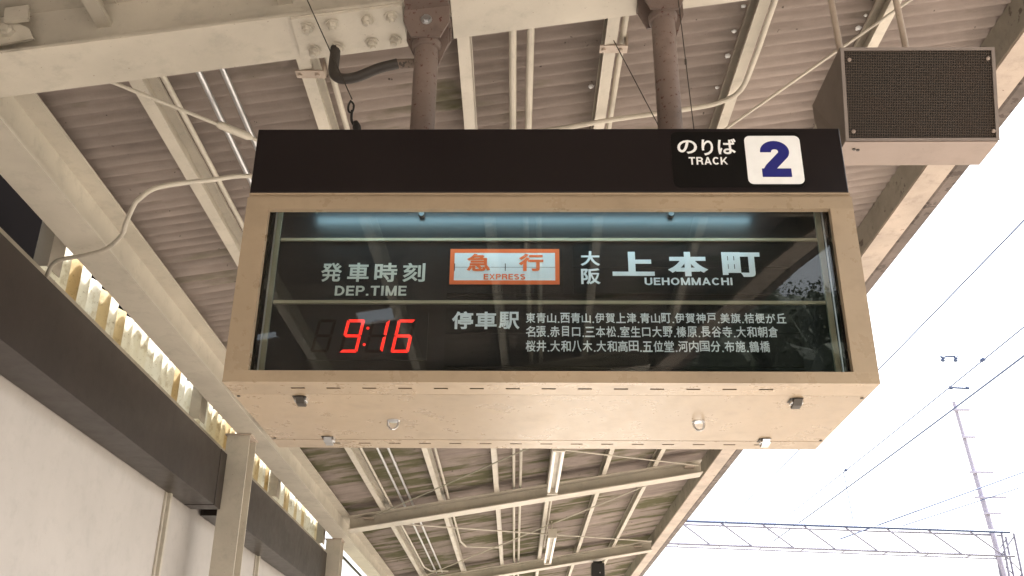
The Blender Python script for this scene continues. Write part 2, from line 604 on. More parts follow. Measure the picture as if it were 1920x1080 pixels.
def eave_x(y):
    pts = [(-14, -2.6), (-9, -1.3), (-5, -0.1), (-2.5, 1.06), (-1.62, 1.36), (-1.1, 1.55), (-0.8, 1.64), (-0.43, 1.80), (-0.28, 1.87), (0.3, 2.10), (1.0, 2.33), (1.6, 2.44), (60, 2.44)]
    for (y0, x0), (y1, x1) in zip(pts, pts[1:]):
        if y0 <= y <= y1:
            return x0 + (x1 - x0) * (y - y0) / (y1 - y0)
    return pts[0][1] if y < -14 else 2.44


PITCH = 0.0865
WAVES = 10
roof = thing('canopy_roof', 'corrugated fibre-cement platform canopy roof, pinkish grey and mossy, seen from below', 'roof', (0, 0, rz(0, HS)))


def sheet_mesh(y0, skew=False):
    bm = B()
    n = WAVES * 8 + 5
    rows = []
    for i in range(n + 1):
        y = i * PITCH / 8
        dz = 0.025 * math.cos(2 * math.pi * y / PITCH)
        dz += 0.008 * i / n          # each sheet rides up on the next one's lap
        xr = eave_x(y0 + y) if skew else 2.44
        if skew:
            xs_ = [-2.42, -1.97, -1.77, -1.67, -1.56, -1.21, -0.965, 0.0, xr] if xr > 0.1 else [-2.42 + q * (xr + 2.42) / 8 for q in range(9)]
        else:
            xs_ = [-2.42, -1.2, 0.0, xr]
        rows.append([bm.verts.new((x, y, SL * x + dz)) for x in xs_])
    # small openings near the camera-side end of the canopy let the sky through
    openings = ((-1.21, -0.965, -1.19, -0.97), (-1.67, -1.56, -1.26, -1.04), (-1.97, -1.77, -1.22, -1.03))
    for a, b_ in zip(rows, rows[1:]):
        ym = y0 + a[0].co.y
        for k_ in range(len(a) - 1):
            xm = (a[k_].co.x + a[k_ + 1].co.x) / 2
            if skew and any(p_ < xm < q_ and r_ < ym < t_ for p_, q_, r_, t_ in openings):
                continue
            bm.faces.new((a[k_], a[k_ + 1], b_[k_ + 1], b_[k_]))
    me = bpy.data.meshes.new('roof_sheet')
    # give the sheet its 6 mm thickness
    bmesh.ops.recalc_face_normals(bm, faces=bm.faces[:])
    bmesh.ops.solidify(bm, geom=bm.faces[:], thickness=0.006)
    bm.to_mesh(me); bm.free()
    me.shade_smooth()
    me.set_sharp_from_angle(angle=math.radians(50))
    return me


step = PITCH * WAVES
base_sheet = sheet_mesh(0)
y = -12.975
i = 0
while y < 36:
    me = sheet_mesh(y, True) if y < 1.6 else base_sheet
    o = link_mesh('roof_sheet', me, M['sheet'], roof)
    o.location = (0, y, 0)
    y += step
    i += 1

# dabs of pale sealant and hook-bolt ends where the sheets sit on the purlins near the track side
rnd = random.Random(5)
dab = None
for px_, ylist in ((1.035, [3.10, 3.28, 3.45, 3.62, 3.80, 4.05]), (1.645, [3.20, 3.37, 3.46, 3.63, 3.72, 3.98]), (0.393, [3.9, 4.4]), (-0.232, [4.2])):
    for yd in ylist:
        bm = B()
        r_ = rnd.uniform(0.009, 0.016)
        bmesh.ops.create_icosphere(bm, subdivisions=2, radius=r_)
        for v in bm.verts:
            v.co *= rnd.uniform(0.75, 1.2)
            v.co.z *= 0.6
        bmesh.ops.translate(bm, verts=bm.verts[:], vec=(px_ - 0.035 - rnd.uniform(0, 0.02), yd, rz(px_, HS) - 0.026))
        build('sealant_dab', bm, M['white'], roof, smooth=True)
# ------------------------------------------------------------------ purlins
PX = [-1.55, -0.885, -0.232, 0.393, 1.035, 1.645]
ordn = ['first', 'second', 'third', 'fourth', 'fifth', 'sixth']
for i, px in enumerate(PX):
    side = 'left girder' if i < 3 else 'eave girder'
    n_ = ordn[i] if i < 3 else ordn[5 - i]
    t = thing('roof_purlin', f'cream steel roof purlin running along the platform, {n_} from the {side}', 'purlin', W(px, 0, HP + SL * px), group='cream purlins under the corrugated roof')
    w, d = 0.052, 0.125
    # where the rear eave cuts in, the purlin stops short of it
    ys = -12.0
    while eave_x(ys) < px + 0.25: ys += 0.1
    for y0, y1 in ((ys, 2.925), (2.940, 34.0)):
        bm = B()
        z0 = EYE + HP
        # lipped channel: web on the track side, open to the left
        zz = lambda x, h: h
        prof = [(px - w / 2, 0), (px + w / 2, 0), (px + w / 2, d), (px - w / 2, d), (px - w / 2, d - 0.018), (px - w / 2 + 0.004, d - 0.018),
                (px - w / 2 + 0.004, d - 0.005), (px + w / 2 - 0.005, d - 0.005), (px + w / 2 - 0.005, 0.005), (px - w / 2 + 0.004, 0.005), (px - w / 2 + 0.004, 0.018), (px - w / 2, 0.018)]
        if i < 3:      # web on the other side for the left three
            prof = [(2 * px - x, z) for x, z in prof][::-1]
        along_y(bm, [(x, z0 + z) for x, z in prof], y0, y1, SL)
        build('purlin_length', bm, M['cream'], t)
    if i in (1, 3):
        bm = B()
        yb = 3.32 if i == 1 else 3.42
        box(bm, px - 0.045, px + 0.075, yb, yb + 0.05, rz(px, HP) - 0.008, rz(px, HP) - 0.001)
        box(bm, px + 0.068, px + 0.075, yb, yb + 0.05, rz(px, HP) - 0.001, rz(px, HP) + 0.06)
        for dx in (-0.028, 0.045):
            lathe(bm, [(0.010, 0), (0.010, 0.008), (0.006, 0.010)], (px + dx, yb + 0.025, rz(px, HP) - 0.008), (0, 0, -1), 6)
        build('cleat', bm, M['cream_worn'], t)

# ------------------------------------------------------------------ girder along the left, columns under it
GX = -2.05
t = thing('left_girder', 'cream steel H girder running along the left side under the canopy', 'girder', W(GX, 0, 2.10))
for y0, y1 in ((-10, 2.80), (3.06, 34.0)):
    bm = B()
    zb, zt = EYE + 2.10, EYE + 2.352
    a = 0.097
    prof = [(GX - a, zb), (GX + a, zb), (GX + a, zb + 0.012), (GX + 0.006, zb + 0.016), (GX + 0.006, zt - 0.016), (GX + a, zt - 0.012), (GX + a, zt),
            (GX - a, zt), (GX - a, zt - 0.012), (GX - 0.006, zt - 0.016), (GX - 0.006, zb + 0.016), (GX - a, zb + 0.012)]
    along_y(bm, prof, y0, y1)
    build('girder_length', bm, M['cream'], t)
cols = [(7.42, 'cream steel column standing between the two dark brown fascias', -1.6), (11.78, 'far cream steel column at the end of the second brown fascia', -1.6), (-1.5, 'cream steel column behind the camera', -1.6)]
for yc, lab, zb in cols:
    t = thing('column', lab, 'column', (-2.135, yc, 0), group='cream columns under the left girder')
    bm = B()
    x0, x1 = -2.222, -2.046
    box(bm, x0, x1, yc - 0.10, yc - 0.088, 0, EYE + 2.088)
    box(bm, x0, x1, yc + 0.088, yc + 0.10, 0, EYE + 2.088)
    box(bm, -2.139, -2.131, yc - 0.088, yc + 0.088, 0, EYE + 2.088)
    build('shaft', bm, M['cream'], t)
    bm = B()
    box(bm, x0 - 0.012, x1 + 0.012, yc - 0.115, yc + 0.115, EYE + 2.088, EYE + 2.0985)
    for dx in (-0.05, 0.05):
        for dy in (-0.07, 0.07):
            lathe(bm, [(0.014, 0), (0.014, 0.012)], (-2.135 + dx, yc + dy, EYE + 2.088), (0, 0, -1), 6)
    build('cap_plate', bm, M['cream_worn'], t)


# ------------------------------------------------------------------ cross beams
def ibeam_prof(yc, hb, d, w=0.24, tf=0.012, tw=0.008):
    y0, y1 = yc - w / 2, yc + w / 2
    z0, z1 = EYE + hb, EYE + hb + d
    return [(y0, z0), (y1, z0), (y1, z0 + tf), (yc + tw, z0 + tf + 0.006), (yc + tw, z1 - tf - 0.006), (y1, z1 - tf), (y1, z1), (y0, z1), (y0, z1 - tf),
            (yc - tw, z1 - tf - 0.006), (yc - tw, z0 + tf + 0.006), (y0, z0 + tf)]


def half_up(yc, hb, d, w=0.24, tf=0.012, tw=0.008):
    """the beam without its bottom flange"""
    y0, y1 = yc - w / 2, yc + w / 2
    z0, z1 = EYE + hb + tf, EYE + hb + d
    return [(yc - tw, z0), (yc + tw, z0), (yc + tw, z1 - tf - 0.006), (y1, z1 - tf), (y1, z1), (y0, z1), (y0, z1 - tf), (yc - tw, z1 - tf - 0.006)]


BEAMS = [(2.932, 0.29, 'nearest cream cross beam with bolted splice plate above the sign', 2.30),
         (7.40, 0.158, 'cream cross beam hidden behind the departure sign', 2.30),
         (11.61, 0.158, 'cream cross beam beyond the sign, ending at the left girder over the far column', 2.21),
         (17.0, 0.158, 'farthest cream cross beam with a black box hanging under it', 2.30),
         (22.6, 0.158, 'cream cross beam beyond the farthest fluorescent lamp', 2.30), (-2.2, 0.158, 'cream cross beam behind the camera', 0.9)]
for bi, (yc, d, lab, xr) in enumerate(BEAMS):
    t = thing('cross_beam', lab, 'roof beam', W(GX, yc, H0 + SL * GX), group='cream cross beams of the canopy')
    xl = -2.9 if bi == 0 else GX + 0.10
    if bi == 0:
        bm = B(); along_x(bm, half_up(yc, H0, d), xl, xr); build('web', bm, M['cream'], t)
        for a_, b_ in ((xl, -0.415), (-0.255, 0.457), (0.60, xr)):
            bm = B()
            along_x(bm, [(yc - .12, EYE + H0), (yc + .12, EYE + H0), (yc + .12, EYE + H0 + .012), (yc - .12, EYE + H0 + .012)], a_, b_)
            build('bottom_flange', bm, M['cream'], t)
        # splice plate and bolts
        bm = B()
        along_x(bm, [(yc - .116, EYE + H0 - .013), (yc + .116, EYE + H0 - .013), (yc + .116, EYE + H0 - .001), (yc - .116, EYE + H0 - .001)], -0.828, -0.43)
        sp_ = build('splice_plate', bm, M['cream'], t)
        bmp = None
        for (bx, by) in ((-.775, 2.862), (-.688, 2.862), (-.560, 2.862), (-.473, 2.862), (-.775, 2.995), (-.688, 2.995), (-.560, 2.995), (-.473, 2.995)):
            if bmp is None:
                bm = B()
                nrm = Vector((SL, 0, -1)).normalized()
                lathe(bm, [(0.027, 0), (0.027, 0.004)], (0, 0, 0), nrm, 20)
                lathe(bm, [(0.0195, 0.004), (0.0195, 0.017), (0.016, 0.020)], (0, 0, 0), nrm, 6)
                lathe(bm, [(0.0115, 0.019), (0.0115, 0.030), (0.009, 0.032)], (0, 0, 0), nrm, 12)
                bmp = bpy.data.meshes.new('bolt'); bm.to_mesh(bmp); bm.free()
            o = link_mesh('bolt', bmp, M['cream'], sp_)
            zz_ = rz(bx, H0) - 0.0132
            o.location = Vector((bx, by, zz_)) - Vector(t.location)
            o.rotation_euler = (0, 0, random.random() * 6)
    else:
        bm = B(); along_x(bm, ibeam_prof(yc, H0, d, 0.24), xl, xr); build('web', bm, M['cream'] if bi != 2 else M['cream'], t)
        if bi in (2, 3):
            for xs in (PX[3], PX[4] + .05):
                pass
    # web cleats where the bracing rods land
    if bi in (2, 3):
        bm = B()
        for xs, sg in ((-1.72, 1), (2.06, -1)):
            box(bm, xs - 0.06, xs + 0.06, yc - 0.15, yc - 0.018, rz(xs, H0) + 0.09, rz(xs, H0) + 0.10)
        build('bracing_cleat', bm, M['cream_worn'], t)

# gusset and rod end on the near web, top left of the photo
t = thing('bracing_gusset', 'bolted gusset plate with rod end on the web of the nearest beam, far left', 'bracket', W(-1.86, 2.9, 2.28))
bm = B()
pts = [(-1.955, 2.17 + .075), (-1.765, 2.17 + .12), (-1.79, 2.335), (-1.84, 2.36), (-1.90, 2.36), (-1.955, 2.33)]
prism(bm, [W(x, 2.858, z) for x, z in pts], [W(x, 2.868, z) for x, z in pts])
build('plate', bm, M['cream'], t)
bm = B()
lathe(bm, [(0.024, 0), (0.024, 0.018), (0.016, 0.02), (0.016, 0.03)], W(-1.862, 2.858, 2.315), (0, -1, 0), 6)
build('bolt', bm, M['cream'], t)
bm = B()
pts = [(-1.875, 2.345), (-1.79, 2.36), (-1.80, 2.425), (-1.885, 2.41)]
prism(bm, [W(x, 2.835, z) for x, z in pts], [W(x, 2.85, z) for x, z in pts])
build('rod_end', bm, M['cream'], t)

# ------------------------------------------------------------------ eave girder and gutter (track side)
t = thing('eave_girder', 'weathered cream channel girder along the track-side eave of the canopy', 'girder', W(2.4, 0, 2.99))
def eave_run(name, prof, m):
    bm = B()
    ys = [-5, -2.5, -1.62, -1.1, -0.8, -0.43, -0.28, 0.3, 1.0, 1.6, 34.0]
    rings = []
    for yy in ys:
        dx = eave_x(yy) - 2.44
        rings.append([bm.verts.new((x + dx, yy, EYE + z + SL * dx)) for x, z in prof])
    n = len(prof)
    for a, b_ in zip(rings, rings[1:]):
        for k_ in range(n):
            bm.faces.new((a[k_], a[(k_ + 1) % n], b_[(k_ + 1) % n], b_[k_]))
    bm.faces.new(rings[0]); bm.faces.new(rings[-1][::-1])
    return build(name, bm, m, t)


eave_run('channel', [(2.330, 2.985), (2.485, 2.985), (2.485, 2.998), (2.342, 2.998), (2.342, 3.185), (2.485, 3.185), (2.485, 3.197), (2.330, 3.197)], M['cream_worn'])
M['eaveweb'] = paint('dark_eave_web_paint', (0.24, 0.215, 0.175), var=0.25, rough=0.7, chips=(0.09, 0.07, 0.055), chip_amt=0.62, chip_scale=10, dirt=0.8, bumps=0.4)
eave_run('web_plate', [(2.3265, 3.000), (2.3290, 3.000), (2.3290, 3.196), (2.3265, 3.196)], M['eaveweb'])  # thin skin, darker than the rest of the channel
eave_run('gutter', [(2.490, 3.005), (2.510, 2.992), (2.572, 2.992), (2.594, 3.015), (2.597, 3.21), (2.590, 3.21), (2.586, 3.02), (2.568, 2.999), (2.512, 2.999), (2.492, 3.012)], M['gutter'])

# ------------------------------------------------------------------ left side: wall, fascias, rail, translucent sheets
XF = -2.20
wall = thing('side_wall', 'off-white panelled wall along the left side of the platform', 'wall', (-2.43, 6, 0))
ys = [-9.0, -4.2, 0.6, 3.0, 6.80, 9.40, 12.38]
for y0, y1 in zip(ys, ys[1:]):
    bm = B(); box(bm, -2.47, -2.432, y0 + 0.004, y1 - 0.004, 0.0, EYE + 1.93); build('wall_panel', bm, M['wall'], wall)
for yy in ys[1:]:
    bm = B()
    box(bm, -2.431, -2.418, yy - 0.045, yy + 0.045, 0, EYE + 1.90)
    box(bm, -2.417, -2.395, yy - 0.014, yy + 0.020, 0, EYE + 1.90)
    build('batten', bm, M['cream'], wall)
for (y0, y1, lab) in ((-8.0, 7.30, 'long dark brown fascia box along the top of the white wall, nearest the camera'), (7.545, 12.36, 'second dark brown fascia box beyond the cream column')):
    t = thing('fascia_box', lab, 'fascia', W(XF, y0, 1.52), group='dark brown fascia boxes above the white wall')
    bm = B()
    x0 = -2.417
    if y1 < 8:
        box(bm, x0, XF, y0, y1 - 0.16, EYE + 1.52, EYE + 1.93)
        build('casing', bm, M['fascia'], t)
        bm = B(); box(bm, x0, XF + 0.004, y1 - 0.158, y1, EYE + 1.516, EYE + 1.934, 0.004)
        build('end_cap', bm, M['fascia'], t)
    else:
        box(bm, x0, XF, y0, y1 - 0.22, EYE + 1.52, EYE + 1.93)
        build('casing', bm, M['fascia'], t)
        bm = B(); box(bm, x0, XF + 0.004, y1 - 0.218, y1, EYE + 1.516, EYE + 1.934, 0.004)
        build('end_cap', bm, M['fascia'], t)
t = thing('window_rail', 'cream rail between the brown fascias and the translucent side sheets', 'rail', W(-2.38, 0, 2.085))
for y0, y1 in ((-6, 4.48), (4.484, 7.0), (7.004, 12.6)):
    bm = B(); box(bm, -2.425, -2.378, y0, y1, EYE + 1.945, EYE + 2.108); build('rail_length', bm, M['cream'], t)
for yy, which in ((4.40, 'nearest'), (6.98, 'second'), (9.55, 'third'), (12.1, 'farthest'), (1.8, 'hidden')):
    if which == 'hidden':
        continue
    bm = B()
    box(bm, -2.425, -2.345, yy, yy + 0.006, EYE + 2.117, EYE + 2.44)
    box(bm, -2.352, -2.345, yy + 0.006, yy + 0.14, EYE + 2.117, EYE + 2.44)
    single('window_post', bm, M['cream'], f'{which} short cream post between the rail and the left girder', 'post', W(-2.38, yy, 2.12), 'short posts over the window rail')
# translucent corrugated strips
ts = thing('translucent_screen', 'strip of weathered yellow-white translucent corrugated sheets between girder and brown fascias', 'screen', W(-2.46, 4, 2.1))
rnd = random.Random(11)
yy = 4.56
pos = 0
xa, xb = -2.445, -2.50
while yy < 12.5:
    zt = 2.435 + rnd.uniform(-0.035, 0.0)
    fl, sl_ = rnd.uniform(0.115, 0.135), 0.012
    j = rnd.uniform(-0.006, 0.006)
    line = [(xb + j, yy), (xa + j, yy + fl), (xb + 0.004, yy + fl + sl_)]
    line2 = [(x - 0.003, y_) for x, y_ in line][::-1]
    ring = line + line2
    bm = B()
    prism(bm, [W(x, y_, 2.095) for x, y_ in ring], [W(x, y_, zt - (0.02 if i_ in (2, 3) else 0)) for i_, (x, y_) in enumerate(ring)])
    build('sheet_rib', bm, M['translucent'], ts)
    yy += fl + sl_
    pos += 1
bm = B()
box(bm, -2.75, -2.72, 4.5, 12.6, EYE + 2.40, EYE + 2.75)  # added board, coloured near-black to supply the dark gaps above the ribs
single('dark_gap_board', bm, M['darkin'], 'added black board giving the dark gaps behind the tops of the translucent sheets', 'board', W(-2.73, 8, 2.4))
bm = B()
box(bm, -2.62, -2.60, -6, 4.45, EYE + 1.95, EYE + 2.75)  # near-black panel in place of the unlit depth beyond the wall
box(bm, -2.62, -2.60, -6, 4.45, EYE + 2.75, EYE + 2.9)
single('dark_opening_sheet', bm, M['darkin'], 'black sheet standing in for the dark opening above the brown fascia at the far left edge', 'panel', W(-2.61, -1, 1.95))
# pale translucent strip past the last post
bm = B()
along_y(bm, [(-2.30, EYE + 2.26), (-2.292, EYE + 2.26), (-2.232, EYE + 2.34), (-2.24, EYE + 2.34)], 12.7, 24)
single('pale_edge_strip', bm, M['cream'], 'pale strip beside the girder beyond the last column', 'strip', W(-2.27, 13, 2.26))
bm = B()
along_y(bm, [(-2.33, EYE + 2.16), (-2.31, EYE + 2.16), (-2.31, EYE + 2.19), (-2.33, EYE + 2.19)], 12.7, 24)
single('dark_edge_bar', bm, M['fascia'], 'dark bar crossing the bright gap beyond the last column', 'bar', W(-2.32, 13, 2.16))

# ------------------------------------------------------------------ conduits and rods
def pipe(name, pts, r, m, label, cat, group=None, seg=10, bands=None):
    bm = B()
    tube(bm, pts, r, seg)
    loc = Vector(pts[0])
    if not bands:
        return single(name, bm, m, label, cat, loc, group, smooth='auto')
    t = thing(name, label, cat, loc, 0, group)
    build('conduit', bm, m, t, smooth='auto')
    for c_, ax in bands:
        bm = B(); lathe(bm, [(r * 1.25, -0.03), (r * 1.25, 0.03)], c_, ax, 14)
        build('coupling', bm, m, t, smooth='auto')
    return t


def roofline(x, y0, y1, h, n=2):
    return [W(x, y0 + (y1 - y0) * i / (n - 1), h + SL * x) for i in range(n)]


pipe('conduit', roofline(-0.030, -6, 22, 2.70), 0.0165, M['cream'], 'left one of the pair of cream conduits in the middle of the roof', 'conduit', 'pair of cream conduits')
pipe('conduit', roofline(0.046, -6, 22, 2.70), 0.0165, M['cream'], 'right one of the pair of cream conduits in the middle of the roof', 'conduit', 'pair of cream conduits')
pipe('metal_conduit', roofline(-1.318, 2.96, 16.8, 2.70), 0.0135, M['galv'], 'shiny galvanised conduit, the left of two, beside the first purlin', 'conduit', 'shiny galvanised conduits',
     bands=[(W(-1.318, 4.6, 2.70 - SL * 1.318), (0, 1, 0)), (W(-1.318, 8.3, 2.70 - SL * 1.318), (0, 1, 0))])
pipe('metal_conduit', roofline(-1.222, 2.96, 16.8, 2.70), 0.0135, M['galv'], 'shiny galvanised conduit, the right of two, nearer the second purlin', 'conduit', 'shiny galvanised conduits',
     bands=[(W(-1.222, 5.2, 2.70 - SL * 1.222), (0, 1, 0)), (W(-1.222, 9.7, 2.70 - SL * 1.222), (0, 1, 0))])
z = lambda x, h: h + SL * x
pipe('conduit', [W(-1.455, 2.96, z(-1.455, 2.69)), W(-1.455, 16.0, z(-1.455, 2.69)), W(-1.38, 16.4, z(-1.38, 2.68)), W(-1.12, 16.7, z(-1.12, 2.68))], 0.0125, M['cream'], 'thin cream conduit hugging the first purlin from the left girder', 'conduit')
pipe('conduit', [W(-0.793, 2.96, z(-0.793, 2.68)), W(-0.793, 14.3, z(-0.793, 2.68)), W(-0.74, 14.75, z(-0.74, 2.68)), W(-0.25, 15.2, z(-.25, 2.66)), W(-0.24, 15.4, z(-.24, 2.6))], 0.0135, M['cream'], 'thin cream conduit hugging the second purlin, bending right at its far end', 'conduit')
pipe('conduit', roofline(0.449, 2.6, 16, 2.70), 0.0135, M['cream'], 'cream conduit hugging the fourth purlin above the right hanger pipe', 'conduit')
# conduit that crosses right behind the sign and turns up the fifth purlin
pp = smooth_path([W(-0.15, 3.96, 2.60), W(0.1832, 3.95, 2.645), W(0.45, 3.934, 2.69), W(0.7865, 3.935, 2.75), W(0.96, 3.925, 2.785), W(1.045, 3.83, 2.79), W(1.062, 3.6, 2.795), W(1.062, 3.2, 2.80), W(1.062, 2.0, 2.80)], 6)
pipe('conduit', pp, 0.0125, M['cream'], 'cream conduit crossing behind the right hanger pipe and turning up the fifth purlin', 'conduit', bands=None)
# conduit sweeping under the left girder to the sign
pp = smooth_path([W(-2.34, 4.40, 2.06), W(-2.2211, 4.2329, 2.06), W(-2.05, 4.16, 2.058), W(-1.9215, 4.09, 2.06), W(-1.80, 3.95, 2.06), W(-1.748, 3.85, 2.06), W(-1.66, 3.70, 2.07), W(-1.6193, 3.6533, 2.08), W(-1.5284, 3.6216, 2.12), W(-1.35, 3.73, 2.22), W(-1.2136, 3.8284, 2.30), W(-0.9, 4.0, 2.36)], 5)
pipe('conduit', pp, 0.0105, M['cream'], 'thin cream conduit sweeping under the left girder towards the sign', 'conduit')


def rod(pts, label, r=0.006, m='cream', turn=None):
    t = thing('bracing_rod', label, 'bracing rod', pts[0], 0, 'diagonal bracing rods under the roof')
    bm = B(); tube(bm, pts, r, 8); build('rod', bm, M[m], t, smooth='auto')
    if turn is not None:
        a, b_ = Vector(pts[0]), Vector(pts[-1])
        d = (b_ - a).normalized()
        c_ = a.lerp(b_, turn)
        bm = B(); lathe(bm, [(r * 1.2, -0.09), (r * 2.3, -0.07), (r * 2.3, 0.07), (r * 1.2, 0.09)], c_, d, 10)
        build('turnbuckle', bm, M['cream'], t, smooth='auto')
    return t


rod([W(-1.70, 3.03, 2.30), W(-1.167, 3.685, 2.401), W(-0.6, 4.38, 2.51)], 'cream bracing rod with turnbuckle running behind the upper left corner of the sign', 0.008, turn=0.42)
rod([W(0.80, 4.48, 2.755), W(1.062, 4.141, 2.801), W(1.453, 3.633, 2.868), W(1.90, 3.06, 2.945)], 'thin cream bracing rod running from behind the sign up past the speaker', 0.007)
rod([W(-1.62, 11.45, 2.33), W(0.061, 9.616, 2.61), W(1.9, 7.6, 2.92)], 'bracing rod rising right under the roof beyond the sign', 0.007, 'greyweb')
rod([W(-0.9, 8.4, 2.44), W(0.558, 9.913, 2.695), W(2.16, 11.5, 2.96)], 'pale bracing rod falling right to the eave beyond the sign', 0.008)
rod([W(-1.60, 11.9, 2.33), W(-1.214, 12.362, 2.393), W(2.24, 16.595, 2.983)], 'pale bracing rod falling right in the farthest bay', 0.009)
rod([W(-1.62, 16.55, 2.33), W(1.556, 12.278, 2.866), W(2.0, 11.75, 2.95)], 'pale bracing rod rising right in the farthest bay', 0.009)

# ------------------------------------------------------------------ fluorescent fixtures
def fixture(x, y0, y1, h, label):
    t = thing('lamp_fixture', label, 'ceiling lamp', W(x, (y0 + y1) / 2, h), 0, 'twin-tube lamp fixtures')
    bm = B()
    box(bm, x - 0.045, x + 0.045, y0 + 0.03, y1 - 0.03, EYE + h + 0.05, EYE + h + 0.10)
    box(bm, x - 0.06, x + 0.06, y0 - 0.01, y0 + 0.03, EYE + h - 0.02, EYE + h + 0.10)
    box(bm, x - 0.06, x + 0.06, y1 - 0.03, y1 + 0.01, EYE + h - 0.02, EYE + h + 0.10)
    build('fixture_body', bm, M['cream'], t)
    for dx in (-0.042, 0.042):
        bm = B(); tube(bm, [W(x + dx, y0 + 0.03, h + 0.012), W(x + dx, y1 - 0.03, h + 0.012)], 0.019, 12)
        build('lamp_tube', bm, M['tubewhite'], t, smooth='auto')
    for yy_ in (y0 + 0.3, y1 - 0.3):
        bm = B(); tube(bm, [W(x, yy_, h + 0.10), W(x, yy_, HP + SL * x + 0.02)], 0.008, 8)
        build('drop_rod', bm, M['cream'], t)


fixture(0.405, 9.15, 11.0, 2.50, 'twin fluorescent lamp under the roof just beyond the sign')
fixture(0.500, 13.6, 15.9, 2.50, 'farther twin fluorescent lamp near the farthest beam')
# black box hanging from the farthest beam
t = thing('hanging_box', 'black box fixed under the farthest cross beam, near the eave', 'box', W(1.37, 16.9, 2.2))
bm = B(); box(bm, 1.266, 1.482, 16.80, 17.05, EYE + 2.18, EYE + 2.66, 0.01); build('box', bm, M['black'], t)
bm = B(); box(bm, 1.30, 1.45, 16.9, 17.03, EYE + 2.661, EYE + H0 + SL * 1.37 - 0.03); build('bracket', bm, M['black'], t)
for zz_ in (2.50, 2.36):
    bm = B(); lathe(bm, [(0.010, 0), (0.010, 0.006)], W(1.40, 16.80, zz_), (0, -1, 0), 8); build('screw', bm, M['steel'], t)

# ------------------------------------------------------------------ hanger pipes
def hanger(xc, label, zbr, hooded):
    yc = 2.90
    t = thing('hanger_pipe', label, 'hanger pipe', W(xc, yc, 1.71), 0, 'brown hanger pipes that carry the sign')
    bm = B()
    tube(bm, [W(xc, yc, 1.708), W(xc, yc, zbr)], 0.0435, 24)
    build('pipe', bm, M['brownpipe'], t, smooth='auto')
    bm = B()
    lathe(bm, [(0.045, 0), (0.052, 0.004), (0.054, 0.03), (0.046, 0.034)], W(xc, yc, zbr - 0.01), (0, 0, 1), 24)
    build('collar', bm, M['brownpipe'], t, smooth='auto')
    br = B()
    zf = H0 + SL * xc
    w0, w1 = 0.083, 0.052
    pts = [(xc - w1, zbr + 0.01), (xc + w1, zbr + 0.01), (xc + w0, zbr + 0.08), (xc + w0, zf + 0.02), (xc - w0, zf + 0.02), (xc - w0, zbr + 0.08)]
    prism(br, [W(x, yc - 0.060, z_) for x, z_ in pts], [W(x, yc - 0.050, z_) for x, z_ in pts])
    prism(br, [W(x, yc + 0.050, z_) for x, z_ in pts], [W(x, yc + 0.060, z_) for x, z_ in pts])
    box(br, xc - w0 + 0.002, xc + w0 - 0.002, yc - 0.050, yc + 0.050, EYE + zf - 0.022, EYE + zf - 0.016 + 0.002)
    build('bracket', br, M['brownpipe'], t)
    bm = B()
    pts = [(yc - 0.13, zf - 0.018), (yc + 0.13, zf - 0.018), (yc + 0.13, zf + 0.035), (yc + 0.115, zf + 0.035), (yc + 0.115 + .007, zf - 0.006 + .004), (yc - .122, zf - .002), (yc - 0.115, zf + 0.035), (yc - 0.13, zf + 0.035)]
    prism(bm, [W(xc + 0.0785, y_, z_ + 0.012) for y_, z_ in pts], [W(xc - 0.0785, y_, z_ - 0.012) for y_, z_ in pts])
    build('clamp', bm, M['brownpipe'], t)
    bm = B()
    lathe(bm, [(0.021, 0), (0.021, 0.004)], W(xc, yc - 0.060, zbr + 0.085), (0, -1, 0), 16)
    lathe(bm, [(0.014, 0.004), (0.014, 0.016)], W(xc, yc - 0.060, zbr + 0.085), (0, -1, 0), 6)
    build('bolt', bm, M['galv'], t)
    # side gusset on the right
    bm = B()
    prism(bm, [W(xc + 0.039, yc + 0.0, zbr - 0.09), W(xc + 0.078, yc, zbr + 0.03), W(xc + 0.078, yc, zf), W(xc + 0.039, yc, zf)],
          [W(xc + 0.039, yc + 0.008, zbr - 0.09), W(xc + 0.078, yc + 0.008, zbr + 0.03), W(xc + 0.078, yc + 0.008, zf), W(xc + 0.039, yc + 0.008, zf)])
    build('gusset', bm, M['brownpipe'], t)


hanger(-0.340, 'brown steel hanger pipe left of the track number, beside the bolted splice plate', 2.285, True)
hanger(0.531, 'brown steel hanger pipe above the track sign, the right of two', 2.42, True)

# flexible black conduit beside the left hanger
t = thing('flexible_conduit', 'black flexible conduit with taped end bending down beside the left hanger pipe', 'cable conduit', W(-0.38, 2.95, 2.25))
bm = B()
pp = smooth_path([W(-0.70, 3.02, 2.46), W(-0.694, 2.99, 2.33), W(-0.685, 2.96, 2.225), W(-0.655, 2.95, 2.190), W(-0.60, 2.95, 2.195), W(-0.52, 2.95, 2.235), W(-0.45, 2.95, 2.258)], 6)
tube(bm, pp, 0.0195, 14)
build('sleeve', bm, M['hose'], t, smooth='auto')
bm = B()
tube(bm, [W(-0.452, 2.95, 2.257), W(-0.42, 2.95, 2.258), W(-0.38, 2.94, 2.253)], 0.0175, 12)
build('taped_end', bm, M['tape'], t, smooth='auto')

